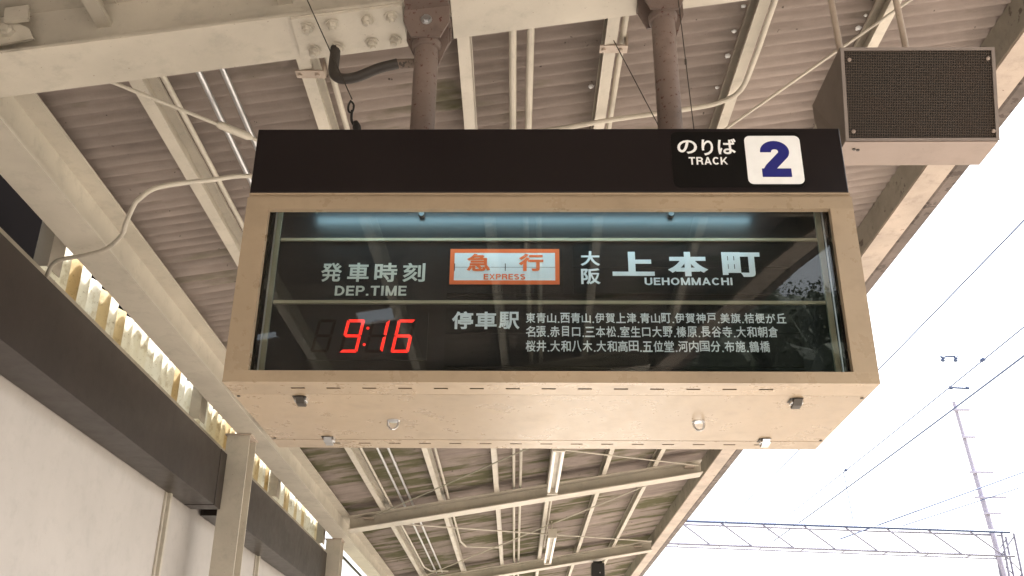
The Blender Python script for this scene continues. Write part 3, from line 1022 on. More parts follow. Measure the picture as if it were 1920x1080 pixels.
# steel wires
t = thing('hook_wire', 'thin steel wire with a black hook hanging beside the splice plate', 'wire', W(-0.7596, 2.75, 2.42))
bm = B(); tube(bm, [W(-0.79, 2.75, 2.452), W(-0.565, 2.75, 1.955)], 0.0022, 6); build('wire', bm, M['wire'], t)
bm = B()
pp = [W(-0.568, 2.75, 1.95), W(-0.575, 2.75, 1.93), W(-0.572, 2.75, 1.905), W(-0.560, 2.75, 1.905), W(-0.557, 2.75, 1.93), W(-0.565, 2.75, 1.945)]
tube(bm, smooth_path(pp, 4), 0.0035, 8); build('hook', bm, M['black'], t)
bm = B(); tube(bm, smooth_path([W(-0.562, 2.75, 1.91), W(-0.560, 2.75, 1.87), W(-0.545, 2.75, 1.835), W(-0.535, 2.76, 1.75)], 4), 0.0045, 8); build('strap', bm, M['black'], t)
bm = B(); lathe(bm, [(0.008, 0), (0.014, 0.02), (0.012, 0.05)], W(-0.546, 2.75, 1.865), (0.25, 0, -1), 12); build('plug', bm, M['black'], t)
bm = B(); tube(bm, [W(0.345, 2.9, 2.33), W(0.505, 2.9, 1.92), W(0.56, 2.9, 1.78)], 0.0018, 6)
single('stay_wire', bm, M['wire'], 'thin steel wire slanting down to the foot of the right hanger pipe', 'wire', W(0.345, 2.9, 2.33), 'thin wires near the right hanger pipe')
bm = B(); tube(bm, [W(0.560, 2.75, 2.47), W(0.5865, 2.75, 1.70)], 0.0018, 6)
for zz_ in (2.12,):
    lathe(bm, [(0.004, -0.01), (0.004, 0.01)], W(0.572, 2.75, zz_), (0, 0, 1), 8)
single('stay_wire', bm, M['wire'], 'thin steel wire dropping beside the right hanger pipe, nearly vertical', 'wire', W(0.56, 2.75, 2.47), 'thin wires near the right hanger pipe')

# ------------------------------------------------------------------ loudspeaker
spk = thing('loudspeaker', 'brown box loudspeaker with square-mesh grille hanging on two rods beside the sign', 'speaker', W(1.44, 2.8, 1.80))
# front face leans: top nearer the camera
def spt(u, v, dn=0.0):
    """u across 0..1, v down 0..1 on the front face; dn = outwards"""
    tl, tr_, br_, bl = Vector((1.150, 2.755, 2.235)), Vector((1.662, 2.755, 2.247)), Vector((1.705, 2.945, 1.985)), Vector((1.193, 2.945, 1.972))
    p = tl.lerp(tr_, u).lerp(bl.lerp(br_, u), v)
    n = (tr_ - tl).cross(bl - tl).normalized()
    if n.y > 0: n = -n
    return Vector(W(*(p + n * dn)))


# place the box: front-face corners found by scaling along real size 0.52 x 0.31
ft = Vector((1.112, 2.76, 2.19)); fw = Vector((0.535, 0.0, 0.006)); fd = Vector((0.024, 0.14, -0.29))
fn = fw.cross(fd).normalized()
if fn.y > 0: fn = -fn
def sp2(u, v, dn=0.0): return Vector(W(*(ft + fw * u + fd * v + fn * dn)))
back = Vector((0.0, 0.40, 0.03)); backb = Vector((0.0, 0.17, 0.0))
bm = B()
side0 = [ft, ft + fd, ft + fd + Vector((0, 0.155, 0.0)), ft + fd + Vector((0, 0.22, 0.09)), ft + Vector((0, 0.34, -0.06)), ft + Vector((0, 0.34, 0))]
prism(bm, [W(*p_) for p_ in side0], [W(*(p_ + fw)) for p_ in side0])
build('cabinet', bm, M['spkside'], spk)
bm = B()
bt_ = [ft + fd + Vector((0.001, 0.002, -0.0035)), ft + fd + fw + Vector((-0.001, 0.002, -0.0035)), ft + fd + fw + Vector((-0.001, 0.155, -0.0035)), ft + fd + Vector((0.001, 0.155, -0.0035))]
prism(bm, [W(*p_) for p_ in bt_], [W(*(p_ + Vector((0, 0, 0.003)))) for p_ in bt_])
build('bottom_panel', bm, M['spkcase'], spk)
for dx_, dy_ in ((0.045, 0.045), (0.060, 0.050)):
    bm = B(); lathe(bm, [(0.006, 0), (0.006, 0.003)], W(*(ft + fd + Vector((dx_, dy_, -0.0035)))), (0, 0, -1), 10); build('screw', bm, M['wire'], spk)
# front rim
bm = B()
r_ = 0.022
for (u0, u1, v0, v1) in ((0, 1, 0, r_ * 1.5), (0, 1, 1 - r_ * 1.2, 1), (0, r_, r_ * 1.5, 1 - r_ * 1.2), (1 - r_, 1, r_ * 1.5, 1 - r_ * 1.2)):
    prism(bm, [sp2(u0, v0, 0.001), sp2(u1, v0, 0.001), sp2(u1, v1, 0.001), sp2(u0, v1, 0.001)], [sp2(u0, v0, 0.010), sp2(u1, v0, 0.010), sp2(u1, v1, 0.010), sp2(u0, v1, 0.010)])
build('front_rim', bm, M['spkrim'], spk)
bm = B()
prism(bm, [sp2(r_, r_ * 1.5, 0.001), sp2(1 - r_, r_ * 1.5, 0.001), sp2(1 - r_, 1 - r_ * 1.2, 0.001), sp2(r_, 1 - r_ * 1.2, 0.001)],
      [sp2(r_, r_ * 1.5, 0.006), sp2(1 - r_, r_ * 1.5, 0.006), sp2(1 - r_, 1 - r_ * 1.2, 0.006), sp2(r_, 1 - r_ * 1.2, 0.006)])
build('grille', bm, M['grille'], spk)
for u_, v_ in ((0.055, 0.13), (0.955, 0.12), (0.055, 0.90), (0.965, 0.90)):
    bm = B(); lathe(bm, [(0.007, 0), (0.007, 0.003), (0.004, 0.005)], sp2(u_, v_, 0.006), fn, 12)
    build('screw', bm, M['spkcase'], spk)
for (xr_, top) in ((1.166, (1.155, 2.85, 2.90)), (1.405, (1.40, 2.85, 2.93))):
    bm = B(); tube(bm, [W(xr_, 2.885, 2.19), W(top[0], top[1] + 0.04, top[2])], 0.0115, 12)
    build('hanger_rod', bm, M['cream_worn'], spk, smooth='auto')

# ------------------------------------------------------------------ the departure sign (own coordinates: x right, y depth, z up from its bottom)
SX, SY, SZ, SR = 0.0876, 2.5495, EYE + 0.8829, -0.0149
sign = thing('departure_sign', 'large beige hanging departure board, TRACK 2, express to Uehommachi at 9:16', 'departure board', (SX, SY, SZ), SR)
HWc, D = 0.900, 0.674
ZT = 0.583


def sp(name, bm, m, parent=None, smooth=False):
    return build(name, bm, m, parent or sign, smooth=smooth, local=True)


# front frame: four rails round the window
bm = B(); box(bm, -HWc, HWc, 0.0, 0.022, 0.0, 0.0335); sp('front_frame_rail', bm, M['case'])
bm = B(); box(bm, -HWc, HWc, 0.0, 0.022, 0.544, ZT); sp('front_frame_rail', bm, M['case'])
for a_, b_ in ((-HWc, -0.833), (0.832, HWc)):
    bm = B(); box(bm, a_, b_, 0.0, 0.022, 0.0335, 0.544); sp('front_frame_rail', bm, M['case'])
# case: sides, back, top
bm = B()
box(bm, -HWc, -HWc + 0.012, 0.022, D, 0.003, ZT); sp('side_panel', bm, M['case'])
bm = B()
box(bm, HWc - 0.012, HWc, 0.022, D, 0.003, ZT); sp('side_panel', bm, M['case'])
bm = B()
box(bm, -HWc + 0.012, HWc - 0.012, 0.11, D, ZT - 0.012, ZT); sp('top_panel', bm, M['case'])
bm = B()
box(bm, -HWc + 0.012, HWc - 0.012, D - 0.012, D, 0.003, ZT - 0.012); sp('back_panel', bm, M['case'])
# underside: front and back slotted lips with a hinged panel between them
def slotted(yA, yB, ys0, ys1, zA, zB, starts, wslot, name):
    bm = B()
    box(bm, -HWc, HWc, yA, ys0, zA, zB)
    box(bm, -HWc, HWc, ys1, yB, zA, zB)
    x = -HWc
    for s0 in starts:
        box(bm, x, s0, ys0, ys1, zA, zB)
        x = s0 + wslot
    box(bm, x, HWc, ys0, ys1, zA, zB)
    bmesh.ops.remove_doubles(bm, verts=bm.verts[:], dist=1e-5)
    sp(name, bm, M['case'])


st1 = [-0.722 + i * (1.304 / 13) for i in range(14)]
st2 = [-0.722 + i * (1.407 / 14) for i in range(15)]
slotted(0.022, 0.106, 0.0475, 0.0585, 0.0, 0.0015, st1, 0.0395, 'slotted_lip')
slotted(0.576, D, 0.612, 0.623, 0.0, 0.0015, st2, 0.0395, 'slotted_lip')
bm = B(); box(bm, -HWc, HWc, 0.109, 0.573, 0.0005, 0.0025); sp('access_panel', bm, M['case'])
bm = B(); box(bm, -HWc + 0.013, HWc - 0.013, 0.023, D - 0.013, 0.0085, 0.0105); sp('dark_slot_backing', bm, M['darkin'])  # near-black sheet stands in for the unlit hollow behind the slots
for (x, y_) in ((-0.888, 0.125), (0.888, 0.125), (-0.888, 0.56), (0.888, 0.56)):
    bm = B(); lathe(bm, [(0.005, 0), (0.005, 0.002), (0.002, 0.003)], (x, y_, 0.0005), (0, 0, -1), 10); sp('screw', bm, M['wire'])
# latches
for (x, y_, fl) in ((-0.711, 0.145, 0), (0.708, 0.150, 0), (-0.708, 0.560, 1), (0.708, 0.562, 1)):
    bm = B()
    box(bm, x - 0.018, x + 0.018, y_ - 0.014, y_ + 0.012, -0.012, -0.001 + 0.003, 0.002)
    l = sp('latch', bm, M['steel'])
    bm = B(); box(bm, x - 0.022, x + 0.016, y_ - 0.024, y_ + 0.018, -0.0016, -0.0004); build('latch_shadow_plate', bm, M['wire'], l, local=True)  # dark plate put in as the shadow around each latch
    bm = B()
    pts = [(y_ - 0.030, -0.004), (y_ - 0.010, -0.018), (y_ + 0.016, -0.020), (y_ + 0.022, -0.013), (y_ - 0.008, -0.0125), (y_ - 0.026, -0.001)]
    prism(bm, [(x - 0.012, a_, b_) for a_, b_ in pts], [(x + 0.012, a_, b_) for a_, b_ in pts])
    o = build('latch_lever', bm, M['steel' if fl else 'wire'], l, local=True)
# ring handles
for x, y_ in ((-0.473, 0.362), (0.463, 0.362)):
    bm = B()
    lathe(bm, [(0.020, 0), (0.020, 0.003), (0.014, 0.006)], (x, y_, 0.0025), (0, 0, -1), 20)
    h = sp('ring_handle_base', bm, M['steel'], smooth='auto')
    bm = B()
    pts = [(x + 0.0165 * math.cos(a_), y_ - 0.004 - 0.010 * (1 - abs(math.cos(a_))), -0.004 - 0.026 * math.sin(a_)) for a_ in [math.pi * k / 12 for k in range(13)]]
    tube(bm, pts, 0.0036, 8)
    build('ring', bm, M['steel'], h, local=True, smooth='auto')

# glass pane
bm = B(); box(bm, -0.832, 0.831, 0.0235, 0.0275, 0.030, 0.548); sp('glass_pane', bm, M['glass'])
for x in (-0.815, 0.815):
    bm = B(); box(bm, x - 0.002, x + 0.002, 0.0295, 0.034, 0.034, 0.56); sp('glass_channel', bm, M['steel'])
# inner mount strips and the display board
BY = 0.100
for a_, b_ in ((-0.8305, -0.815), (0.813, 0.8295)):
    bm = B(); box(bm, a_, b_, BY - 0.012, BY - 0.002, 0.026, 0.60); sp('inner_strip', bm, M['bar'])
for a_, b_ in ((-0.886, -0.832), (0.832, 0.886)):
    bm = B(); box(bm, a_, b_, 0.040, BY, 0.026, 0.66); sp('inner_jamb', bm, M['darkin'])
bm = B(); box(bm, -0.886, 0.886, BY, BY + 0.006, 0.026, 0.66); sp('display_board', bm, M['board'])
for z0_, z1_ in ((0.4845, 0.4935), (0.2765, 0.2865)):
    bm = B(); box(bm, -0.812, 0.812, BY - 0.008, BY - 0.0005, z0_, z1_); sp('divider_bar', bm, M['bar'])
for x in (-0.386, 0.377):
    bm = B(); lathe(bm, [(0.010, 0), (0.010, 0.006), (0.008, 0.009)], (x, BY - 0.0085, 0.573), (0, -1, 0), 20); sp('knob', bm, M['black'], smooth='auto')
# flap displays: split-flap boards with a seam
def flapboard(a0, a1, z0_, z1_, seam, vs_=()):
    bm = B()
    g = 0.0006
    xs = [a0] + list(vs_) + [a1]
    for xa_, xb_ in zip(xs, xs[1:]):
        box(bm, xa_ + g, xb_ - g, BY - 0.0045, BY - 0.0005, z0_, seam - g)
        box(bm, xa_ + g, xb_ - g, BY - 0.0045, BY - 0.0005, seam + g, z1_)
    return sp('flap_board', bm, M['flap'])


flapboard(-0.300, 0.045, 0.310, 0.470, 0.396)
flapboard(0.075, 0.722, 0.310, 0.470, 0.396)
flapboard(-0.300, 0.728, 0.082, 0.262, 0.184)
bm = B(); box(bm, -0.700, -0.350, BY - 0.003, BY - 0.0005, 0.100, 0.250); sp('time_window', bm, M['board'])
# rows of folded flaps under the boards: thin shadow lines
for a0, a1, zz0 in ((-0.300, 0.722, 0.298), (-0.300, 0.728, 0.066)):
    for k_ in range(2):
        bm = B(); box(bm, a0, a1, BY - 0.0035, BY - 0.0005, zz0 + k_ * 0.006, zz0 + k_ * 0.006 + 0.0035); sp('folded_flap', bm, M['flap'])
# lamp tube above the window edge
bm = B(); tube(bm, [(-0.72, 0.040, 0.590), (0.63, 0.040, 0.590)], 0.0070, 14); sp('lamp_tube', bm, M['lamp'], smooth='auto')


# a plain bold grotesque drawn stroke by stroke, for the Latin print and the numeral
def arc(cx, cy, rx, ry, d0, d1, n=14):
    return [(cx + rx * math.cos(math.radians(d0 + (d1 - d0) * i / n)), cy + ry * math.sin(math.radians(d0 + (d1 - d0) * i / n))) for i in range(n + 1)]


def glyph(ch, t):
    a, b_ = t / 2, 1 - t / 2
    m = 0.5
    if ch == 'T': return 0.70, [[(0, b_), (0.70, b_)], [(0.35, 0), (0.35, b_)]]
    if ch == 'I': return t, [[(a, 0), (a, 1)]]
    if ch == 'H': return 0.72, [[(a, 0), (a, 1)], [(0.72 - a, 0), (0.72 - a, 1)], [(a, m + .02), (0.72 - a, m + .02)]]
    if ch == 'E': return 0.62, [[(a, 0), (a, 1)], [(a, b_), (0.62, b_)], [(a, a), (0.62, a)], [(a, m + .02), (0.57, m + .02)]]
    if ch == 'D': return 0.74, [[(a, 0), (a, 1)], [(a, b_), (0.30, b_)] + arc(0.30, m, 0.44 - a, 0.5 - a, 90, -90)[1:] + [(a, a)]]
    if ch == 'P': return 0.67, [[(a, 0), (a, 1)], [(a, b_), (0.38, b_)] + arc(0.38, 0.69, 0.29 - a, b_ - 0.69, 90, -90)[1:] + [(a, 2 * 0.69 - b_)]]
    if ch == 'R': return 0.74, [[(a, 0), (a, 1)], [(a, b_), (0.42, b_)] + arc(0.42, 0.70, 0.29 - a, b_ - 0.70, 90, -90)[1:] + [(a, 2 * 0.70 - b_)],
                                [(0.46, 0.46), (0.60, 0.36), (0.62, 0.12), (0.68, -0.02)]]
    if ch == 'A': return 0.78, [[(a * .9, -0.02), (0.39, 1.02)], [(0.78 - a * .9, -0.02), (0.39, 1.02)], [(0.2, 0.30), (0.58, 0.30)]]
    if ch == 'K': return 0.76, [[(a, 0), (a, 1)], [(0.12, 0.30), (0.68, 1.03)], [(0.30, 0.58), (0.70, -0.03)]]
    if ch == 'X': return 0.74, [[(0.09, -0.02), (0.65, 1.02)], [(0.65, -0.02), (0.09, 1.02)]]
    if ch == 'C': return 0.74, [arc(0.38, m, 0.38 - a, 0.5 - a, 42, 318, 22)]
    if ch == 'O': return 0.80, [arc(0.40, m, 0.40 - a, 0.5 - a, 0, 360, 28)]
    if ch == 'U': return 0.72, [[(a, 1), (a, 0.34)] + arc(0.36, 0.34, 0.36 - a, 0.34 - a, 180, 360)[1:] + [(0.72 - a, 1)]]
    if ch == 'S': return 0.68, [arc(0.34, 0.74, 0.34 - a, 0.26 - a, 25, 262, 14) + arc(0.34, 0.28, 0.34 - a, 0.28 - a, 82, -155, 14)]
    if ch == 'M': return 0.86, [[(a, 0), (a, 1)], [(0.86 - a, 0), (0.86 - a, 1)], [(0.10, 1.02), (0.43, -0.02)], [(0.76, 1.02), (0.43, -0.02)]]
    if ch == '2': return 0.62, [arc(0.31, 0.70, 0.31 - a, 0.30 - a, 186, -32, 18) + [(0.20, 0.27), (0.14, 0.16)], [(0.0, a), (0.62, a)]]
    return t, [[(a, 0), (a, t)]]


def ribbon(bm, pts, t, z):
    P = [Vector((x, y)) for x, y in pts]
    closed = (P[0] - P[-1]).length < 1e-6
    L, R_ = [], []
    for i, p in enumerate(P):
        if closed and i in (0, len(P) - 1):
            d0, d1 = (P[1] - P[0]).normalized(), (P[-1] - P[-2]).normalized()
        else:
            d0 = (P[min(i + 1, len(P) - 1)] - P[min(i, len(P) - 2)]).normalized()
            d1 = (P[max(i, 1)] - P[max(i - 1, 0)]).normalized()
        d = (d0 + d1).normalized()
        n = Vector((-d.y, d.x))
        k = min(1.6, 1 / max(0.4, d.dot(d0)))
        for lst, sg in ((L, 1), (R_, -1)):
            q = p + n * (sg * t / 2 * k)
            lst.append(bm.verts.new((q.x, min(1.0, max(0.0, q.y)), z)))
    for i in range(len(P) - 1):
        try: bm.faces.new((L[i], L[i + 1], R_[i + 1], R_[i]))
        except ValueError: pass


def latin_mesh(body, t):
    bm = B()
    x, k = 0.0, 0
    for ch in body:
        w, strokes = glyph(ch, t)
        for st in strokes:
            ribbon(bm, [(x + px_, py_) for px_, py_ in st], t, 0.004 * (k % 7))
            k += 1
        x += w + (0.13 if ch not in 'I.' else 0.15)
    me = bpy.data.meshes.new('print')
    bm.to_mesh(me); bm.free()
    return me


def lettering(body, x0, x1, z0_, z1_, y, m, parent, bold=0.0, name='lettering', extr=0.0004, shear=0.0):
    if body.isascii() and body != '.':
        me = latin_mesh(body, 0.235 if body == '2' else 0.185)
        bold = 0
    else:
        cu = bpy.data.curves.new('t', 'FONT')
        cu.body = body
        cu.bevel_depth = bold
        cu.bevel_resolution = 0
        cu.resolution_u = 4
        cu.fill_mode = 'FRONT'
        tmp = bpy.data.objects.new('t', cu)
        COL.objects.link(tmp)
        dg = bpy.context.evaluated_depsgraph_get()
        me = bpy.data.meshes.new_from_object(tmp.evaluated_get(dg))
        bpy.data.objects.remove(tmp)
        bpy.data.curves.remove(cu)
    xs = [v.co.x for v in me.vertices]; ysv = [v.co.y for v in me.vertices]
    ax, bx, ay, by = min(xs), max(xs), min(ysv), max(ysv)
    for v in me.vertices:
        X_ = x0 + (v.co.x - ax) / (bx - ax) * (x1 - x0)
        Z_ = z0_ + (v.co.y - ay) / (by - ay) * (z1_ - z0_)
        v.co = (X_, y - v.co.z * 0.006, Z_)
    me.name = name
    me.materials.clear()
    return link_mesh(name, me, m, parent)


LY = BY - 0.0056
# each big character placed on its own
for ch, x0, x1 in (('発', -0.680, -0.617), ('車', -0.600, -0.536), ('時', -0.519, -0.451), ('刻', -0.434, -0.367)):
    lettering(ch, x0, x1, 0.349, 0.412, BY - 0.002, M['greywhite'], sign, 0.022)
lettering('DEP.TIME', -0.633, -0.420, 0.304, 0.336, BY - 0.002, M['greywhite'], sign, 0.020)
for ch, x0, x1 in (('大', 0.098, 0.157),):
    lettering(ch, x0, x1, 0.401, 0.450, LY, M['offwhite'], sign, 0.025)
lettering('阪', 0.099, 0.157, 0.340, 0.393, LY, M['offwhite'], sign, 0.025)
lettering('上', 0.193, 0.318, 0.368, 0.448, LY, M['offwhite'], sign, 0.045)
lettering('本', 0.358, 0.478, 0.367, 0.448, LY, M['offwhite'], sign, 0.045)
lettering('町', 0.520, 0.634, 0.365, 0.447, LY, M['offwhite'], sign, 0.040)
lettering('UEHOMMACHI', 0.287, 0.546, 0.338, 0.362, LY, M['offwhite'], sign, 0.022)
lettering('停', -0.281, -0.219, 0.196, 0.252, LY, M['offwhite'], sign, 0.028)
lettering('車', -0.212, -0.150, 0.196, 0.251, LY, M['offwhite'], sign, 0.028)
lettering('駅', -0.144, -0.083, 0.196, 0.251, LY, M['offwhite'], sign, 0.022)
rows = [('東青山.西青山.伊賀上津.青山町.伊賀神戸.美旗.桔梗が丘', -0.065, 0.691, 0.216, 0.248),
        ('名張.赤目口.三本松.室生口大野.榛原.長谷寺.大和朝倉', -0.065, 0.664, 0.172, 0.206),
        ('桜井.大和八木.大和高田.五位堂.河内国分.布施.鶴橋', -0.065, 0.636, 0.1265, 0.161)]
for body, x0, x1, z0_, z1_ in rows:
    # every glyph on a full-width cell, the stops on a narrow one
    nf = sum(1 for c_ in body if c_ != '.'); nd_ = body.count('.')
    cw = (x1 - x0) / (nf * 1.0 - 0.10 + nd_ * 0.28)
    x = x0
    lat = []
    for c_ in body:
        if c_ == '.':
            lat.append((c_, x + 0.03 * cw, x + 0.19 * cw, z0_, z0_ + 0.0048)); x += 0.28 * cw
        else:
            narrow = {'目': 0.13, '口': 0.06, '山': 0.02, '戸': 0.02}.get(c_, 0)
            zlo = z0_ + (0.002 if c_ in '口目田国' else 0)
            zhi = z1_ - (0.004 if c_ in '口' else (0.002 if c_ in '三山五が' else 0))
            lat.append((c_, x + narrow * cw, x + (0.90 - narrow) * cw, zlo, zhi)); x += cw
    # one object for the row's print
    meshes = [lettering(c_, a_, b_, e_, f_, LY, M['offwhite'], sign, 0.016 if c_ != '.' else 0.02) for c_, a_, b_, e_, f_ in lat]
    bmj = B()
    for o in meshes:
        bmj.from_mesh(o.data)
        me_ = o.data
        bpy.data.objects.remove(o); bpy.data.meshes.remove(me_)
    me = bpy.data.meshes.new('station_row'); bmj.to_mesh(me); bmj.free()
    link_mesh('station_row_lettering', me, M['offwhite'], sign)
# express plate
bm = B()
xs0, xs1, zs0, zs1 = -0.293, 0.035, 0.3395, 0.457
bw_ = 0.013
box(bm, xs0, xs1, LY - 0.0006, LY + 0.0008, zs0, zs0 + bw_); box(bm, xs0, xs1, LY - 0.0006, LY + 0.0008, zs1 - bw_, zs1)
box(bm, xs0, xs0 + bw_, LY - 0.0006, LY + 0.0008, zs0 + bw_, zs1 - bw_); box(bm, xs1 - bw_, xs1, LY - 0.0006, LY + 0.0008, zs0 + bw_, zs1 - bw_)
sp('express_plate_border', bm, M['orange'])
bm = B()
box(bm, xs0 + bw_, xs1 - bw_, LY - 0.0002, LY + 0.0006, zs0 + bw_, 0.3953)
box(bm, xs0 + bw_, xs1 - bw_, LY - 0.0002, LY + 0.0006, 0.3967, zs1 - bw_)
ep = sp('express_plate', bm, M['offwhite'])
bm = B(); box(bm, xs0 + bw_, xs1 - bw_, LY + 0.0001, LY + 0.0005, 0.3953, 0.3967); sp('flap_seam', bm, M['black'])
for x in (-0.279, -0.127):
    bm = B(); box(bm, x - 0.0012, x + 0.0012, LY - 0.0012, LY - 0.0004, 0.384, 0.408); sp('flap_pin', bm, M['black'])
lettering('急', -0.243, -0.172, 0.383, 0.441, LY - 0.0010, M['orange'], ep, 0.030)
lettering('行', -0.087, -0.013, 0.383, 0.441, LY - 0.0010, M['orange'], ep, 0.035)
lettering('EXPRESS', -0.191, -0.067, 0.355, 0.3735, LY - 0.0010, M['orange'], ep, 0.020)

# LED time: slanted seven-segment digits
SEG = {'9': 'abcdfg', '1': 'bc', '6': 'acdefg', '8': 'abcdefg'}
def digit(ch, x0, z0_, lit, w=0.052, h=0.103):
    s_ = 0.16
    T_ = 0.0085
    def P(u, v):      # u 0..1 across, v 0..1 up
        return (x0 + u * w + (v - 0.5) * h * s_, LY + 0.002, z0_ + v * h)
    g = 0.0016
    tu, tv = T_ / w, T_ / h
    segs = {
        'a': [(g / w + 0.04, 1), (1 - 0.04, 1), (1 - tu, 1 - tv), (tu, 1 - tv)],
        'd': [(0.04, 0), (0.96, 0), (1 - tu, tv), (tu, tv)],
        'g': [(0.06, 0.5), (tu, 0.5 + tv / 2), (1 - tu, 0.5 + tv / 2), (0.94, 0.5), (1 - tu, 0.5 - tv / 2), (tu, 0.5 - tv / 2)],
        'f': [(0, 0.98), (tu, 1 - tv - .015), (tu, 0.5 + tv / 2 + .01), (0, 0.515)],
        'b': [(1, 0.98), (1 - tu, 1 - tv - .015), (1 - tu, 0.5 + tv / 2 + .01), (1, 0.515)],
        'e': [(0, 0.02), (tu, tv + .015), (tu, 0.5 - tv / 2 - .01), (0, 0.485)],
        'c': [(1, 0.02), (1 - tu, tv + .015), (1 - tu, 0.5 - tv / 2 - .01), (1, 0.485)]}
    bml, bmo = B(), B()
    for s__, pts in segs.items():
        on = lit and s__ in SEG[ch]
        tgt = bml if on else bmo
        p = [Vector(P(u, v)) for u, v in pts]
        prism(tgt, p, [q + Vector((0, 0.0012, 0)) for q in p])
    if len(bml.verts): sp('lit_digit', bml, M['led'])
    else: bml.free()
    if len(bmo.verts): sp('unlit_segments', bmo, M['led_off'])
    else: bmo.free()


digit('9', -0.596, 0.1235, True)
digit('1', -0.523, 0.1235, True)
digit('6', -0.447, 0.1235, True)
digit('8', -0.680, 0.1235, False)
for (x, zz_) in ((-0.526, 0.199), (-0.533, 0.148)):
    bm = B(); lathe(bm, [(0.0042, 0), (0.0042, 0.002)], (x, LY + 0.003, zz_), (0, -1, 0), 14); sp('colon_dot', bm, M['led'])

# trim under the header and the header itself
bm = B()
box(bm, -0.897, 0.897, 0.006, 0.022, ZT + 0.0005, 0.5925)
box(bm, -0.897, 0.897, 0.001, 0.022, 0.5925, 0.5985)
sp('header_trim', bm, M['case'])
bm = B()
box(bm, -0.8965, 0.8945, 0.0, 0.020, 0.5987, 0.825, 0.003)
box(bm, -0.8965, -0.8765, 0.0205, D - 0.02, 0.5987, 0.823)
box(bm, 0.8745, 0.8945, 0.0205, D - 0.02, 0.5987, 0.823)
box(bm, -0.876, 0.874, 0.0205, D - 0.02, 0.803, 0.823)
box(bm, -0.876, 0.874, D - 0.04, D - 0.02, 0.5987, 0.8025)
hd = sp('header_panel', bm, M['header'])


def rrect(bm, x0, x1, z0_, z1_, r, y0, y1, n=6):
    pts = []
    for cx, cz, a0 in ((x1 - r, z1_ - r, 0), (x0 + r, z1_ - r, 90), (x0 + r, z0_ + r, 180), (x1 - r, z0_ + r, 270)):
        for k_ in range(n + 1):
            a_ = math.radians(a0 + 90 * k_ / n)
            pts.append((cx + r * math.cos(a_), cz + r * math.sin(a_)))
    prism(bm, [(x, y0, z_) for x, z_ in pts], [(x, y1, z_) for x, z_ in pts])


bm = B(); rrect(bm, 0.376, 0.770, 0.615, 0.812, 0.022, -0.0008, 0.0001)
pt = build('track_sticker', bm, M['patch'], hd, local=True)
bm = B(); rrect(bm, 0.600, 0.768, 0.6265, 0.7965, 0.017, -0.0016, -0.0009)
np_ = build('number_plate', bm, M['white'], hd, local=True)
lettering('2', 0.644, 0.732, 0.6505, 0.778, -0.0020, M['navy'], np_, 0.034, 'numeral')
lettering('の', 0.395, 0.455, 0.733, 0.782, -0.0012, M['white'], pt, 0.020)
lettering('り', 0.469, 0.504, 0.727, 0.784, -0.0012, M['white'], pt, 0.020)
lettering('ば', 0.518, 0.574, 0.731, 0.787, -0.0012, M['white'], pt, 0.020)
lettering('TRACK', 0.427, 0.544, 0.6945, 0.7215, -0.0012, M['white'], pt, 0.024)

# ------------------------------------------------------------------ overhead line equipment over the tracks
def catwire(pts, r, label, group='overhead railway wires'):
    bm = B(); tube(bm, pts, r, 6)
    single('overhead_wire', bm, M['catwire'], label, 'overhead wire', pts[0], group)


for kx, zz_, y0, y1, lab, r in ((1.050, 6.2, 4, 34, 'uppermost overhead wire, nearest the canopy eave, fading out', 0.011),
                                (1.324, 8.6, 8, 46, 'overhead wire with two insulators, second below the eave', 0.016),
                                (1.424, 9.4, 8, 52, 'thick overhead wire passing the top of the tall pole', 0.026)):
    x = kx * zz_
    pts = []
    for i in range(13):
        t_ = i / 12
        pts.append(W(x, y0 + (y1 - y0) * t_, zz_ - 0.12 * 4 * t_ * (1 - t_)))
    catwire(pts, r, lab)
for (a_, b_, r, lab) in ((W(20.92, 40, 10.14), W(13.0, 40, 7.35), 0.03, 'upper of two slanting wires crossing the tall pole'),
                         (W(20.80, 40.0, 9.54), W(15.6, 40, 7.9), 0.022, 'lower of two slanting wires crossing the tall pole')):
    catwire([a_, b_], r, lab, 'slanting wires at the tall pole')
# insulators and a small arm
for p_, lab in ((W(18.05, 40.9 + 13, 13.63), 0),):
    pass
for (px_, py_, pz_), lab in (((11.38, 22.6, 8.5), 'dark insulator on the overhead wire, upper of two'), ((11.38, 33.5, 8.5), 'dark insulator on the overhead wire, lower of two')):
    bm = B()
    lathe(bm, [(0.015, -0.11), (0.05, -0.08), (0.02, -0.05), (0.05, -0.02), (0.02, 0.0), (0.05, 0.03), (0.02, 0.05), (0.015, 0.11)], W(px_, py_, pz_), (0, 1, 0.05), 12)
    single('insulator', bm, M['catwire'], lab, 'insulator', W(px_, py_, pz_), 'insulators on the overhead wires', 'auto')
# tall pole
t = thing('tall_pole', 'tall pale pole standing behind the lattice gantry, lower right', 'pole', W(19.9, 40.5, -2.7))
bm = B(); tube(bm, [W(20.25, 40.5, -2.7), W(19.40, 40.5, 7.6), W(18.80, 40.5, 13.3)], 0.17, 14, r1=0.08); build('pole_shaft', bm, M['polegrey'], t, smooth='auto')
for q_, (zz_, L_) in enumerate(((12.9, 0.5), (11.7, 0.4), (10.2, 0.7), (9.15, 0.9), (8.5, 0.5))):
    xx = 19.40 + (18.80 - 19.40) * (zz_ - 7.6) / 5.7
    bm = B(); box(bm, xx - L_ * 0.4, xx + L_, 40.3, 40.4, EYE + zz_ - 0.04, EYE + zz_ + 0.04); build('crossarm', bm, M['polegrey'], t)
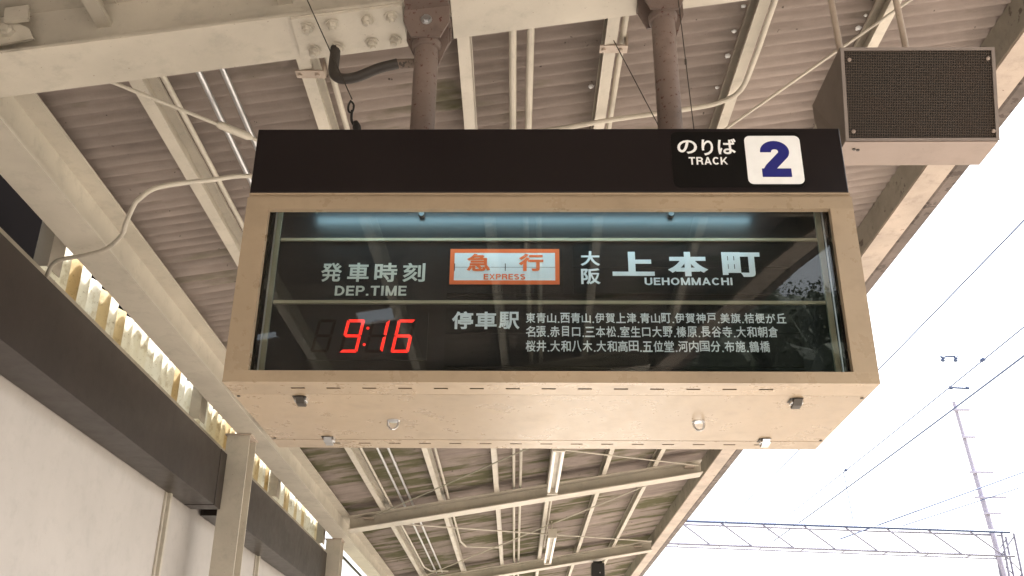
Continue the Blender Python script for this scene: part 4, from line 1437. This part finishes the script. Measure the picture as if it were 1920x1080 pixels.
# small arm with insulator high at the right
t = thing('wire_bracket', 'short bracket bar with two insulators high over the wires', 'bracket', W(18.5, 40, 15.2))
bm = B(); tube(bm, [W(18.35, 40, 15.18), W(19.1, 40, 15.22)], 0.05, 8); build('bar', bm, M['catwire'], t)
for xx in (18.45, 19.0):
    bm = B(); lathe(bm, [(0.07, -0.14), (0.10, -0.08), (0.05, -0.02), (0.10, 0.03), (0.05, 0.1)], W(xx, 40, 15.10), (0.3, 0, 1), 10); build('insulator', bm, M['catwire'], t)
t = thing('span_bar', 'short dark bar beside the thick overhead wire above the tall pole', 'bar', W(19.0, 40, 13.8))
bm = B(); tube(bm, [W(18.55, 40, 13.79), W(19.28, 40, 13.75)], 0.055, 8); build('bar', bm, M['catwire'], t)
for xx in (18.55, 19.26):
    bm = B(); lathe(bm, [(0.08, -0.06), (0.08, 0.06)], W(xx, 40, 13.77), (1, 0, 0), 10); build('end_clamp', bm, M['catwire'], t)
bm = B(); tube(bm, [W(13.46, 40, 10.1), W(13.50, 40, 9.96), W(13.62, 40, 8.0)], 0.018, 6)
single('drop_wire', bm, M['catwire'], 'short drop wire standing on the lattice gantry', 'wire', W(13.46, 40, 10.1))

# lattice gantry
t = thing('lattice_gantry', 'pale steel lattice gantry spanning the tracks at lower right', 'gantry', W(13, 40, 6.7))
XA, XB = 3.2, 19.75
ztop = lambda x: 8.155 - 0.0255 * x
zbot = lambda x: 7.25 - 0.028 * x
for zf_, nm, y_, r in ((ztop, 'chord', 39.8, 0.065), (zbot, 'chord', 39.8, 0.045), (ztop, 'chord', 40.5, 0.05), (zbot, 'chord', 40.5, 0.03)):
    bm = B(); box_pts = [W(XA, y_, zf_(XA)), W(XB, y_, zf_(XB))]
    tube(bm, box_pts, r, 4); build(nm, bm, M['catwire' if r == 0.065 else 'catgrey'], t)
n_d = 10
for i in range(n_d):
    x0 = XA + (XB - XA) * i / n_d
    x1 = x0 + 1.25
    for y_ in (39.8,):
        bm = B(); tube(bm, [W(x0, y_, ztop(x0)), W(x1, y_, zbot(x1))], 0.036, 4); build('diagonal', bm, M['catgrey'], t)
    bm = B(); tube(bm, [W(x0, 39.8, zbot(x0)), W(x0, 40.5, zbot(x0))], 0.025, 4); build('cross_tie', bm, M['catgrey'], t)
# gantry mast at its right end: four legs with lacing
t = thing('lattice_mast', 'pale lattice mast carrying the right end of the gantry', 'mast', W(19.6, 40, -2.7))
for dx in (-0.35, 0.35):
    for y_ in (39.8, 40.5):
        bm = B(); tube(bm, [W(19.6 + dx, y_, -2.7), W(19.65 + dx * 0.7, y_, 7.6)], 0.05, 4); build('leg', bm, M['catgrey'], t)
for i in range(14):
    za, zb_ = -2.7 + i * 0.73, -2.7 + (i + 1) * 0.73
    s_ = 1 if i % 2 else -1
    for y_ in (39.8, 40.5):
        bm = B(); tube(bm, [W(19.6 - 0.33 * s_, y_, za), W(19.62 + 0.3 * s_, y_, zb_)], 0.028, 4); build('lacing_bar', bm, M['catgrey'], t)
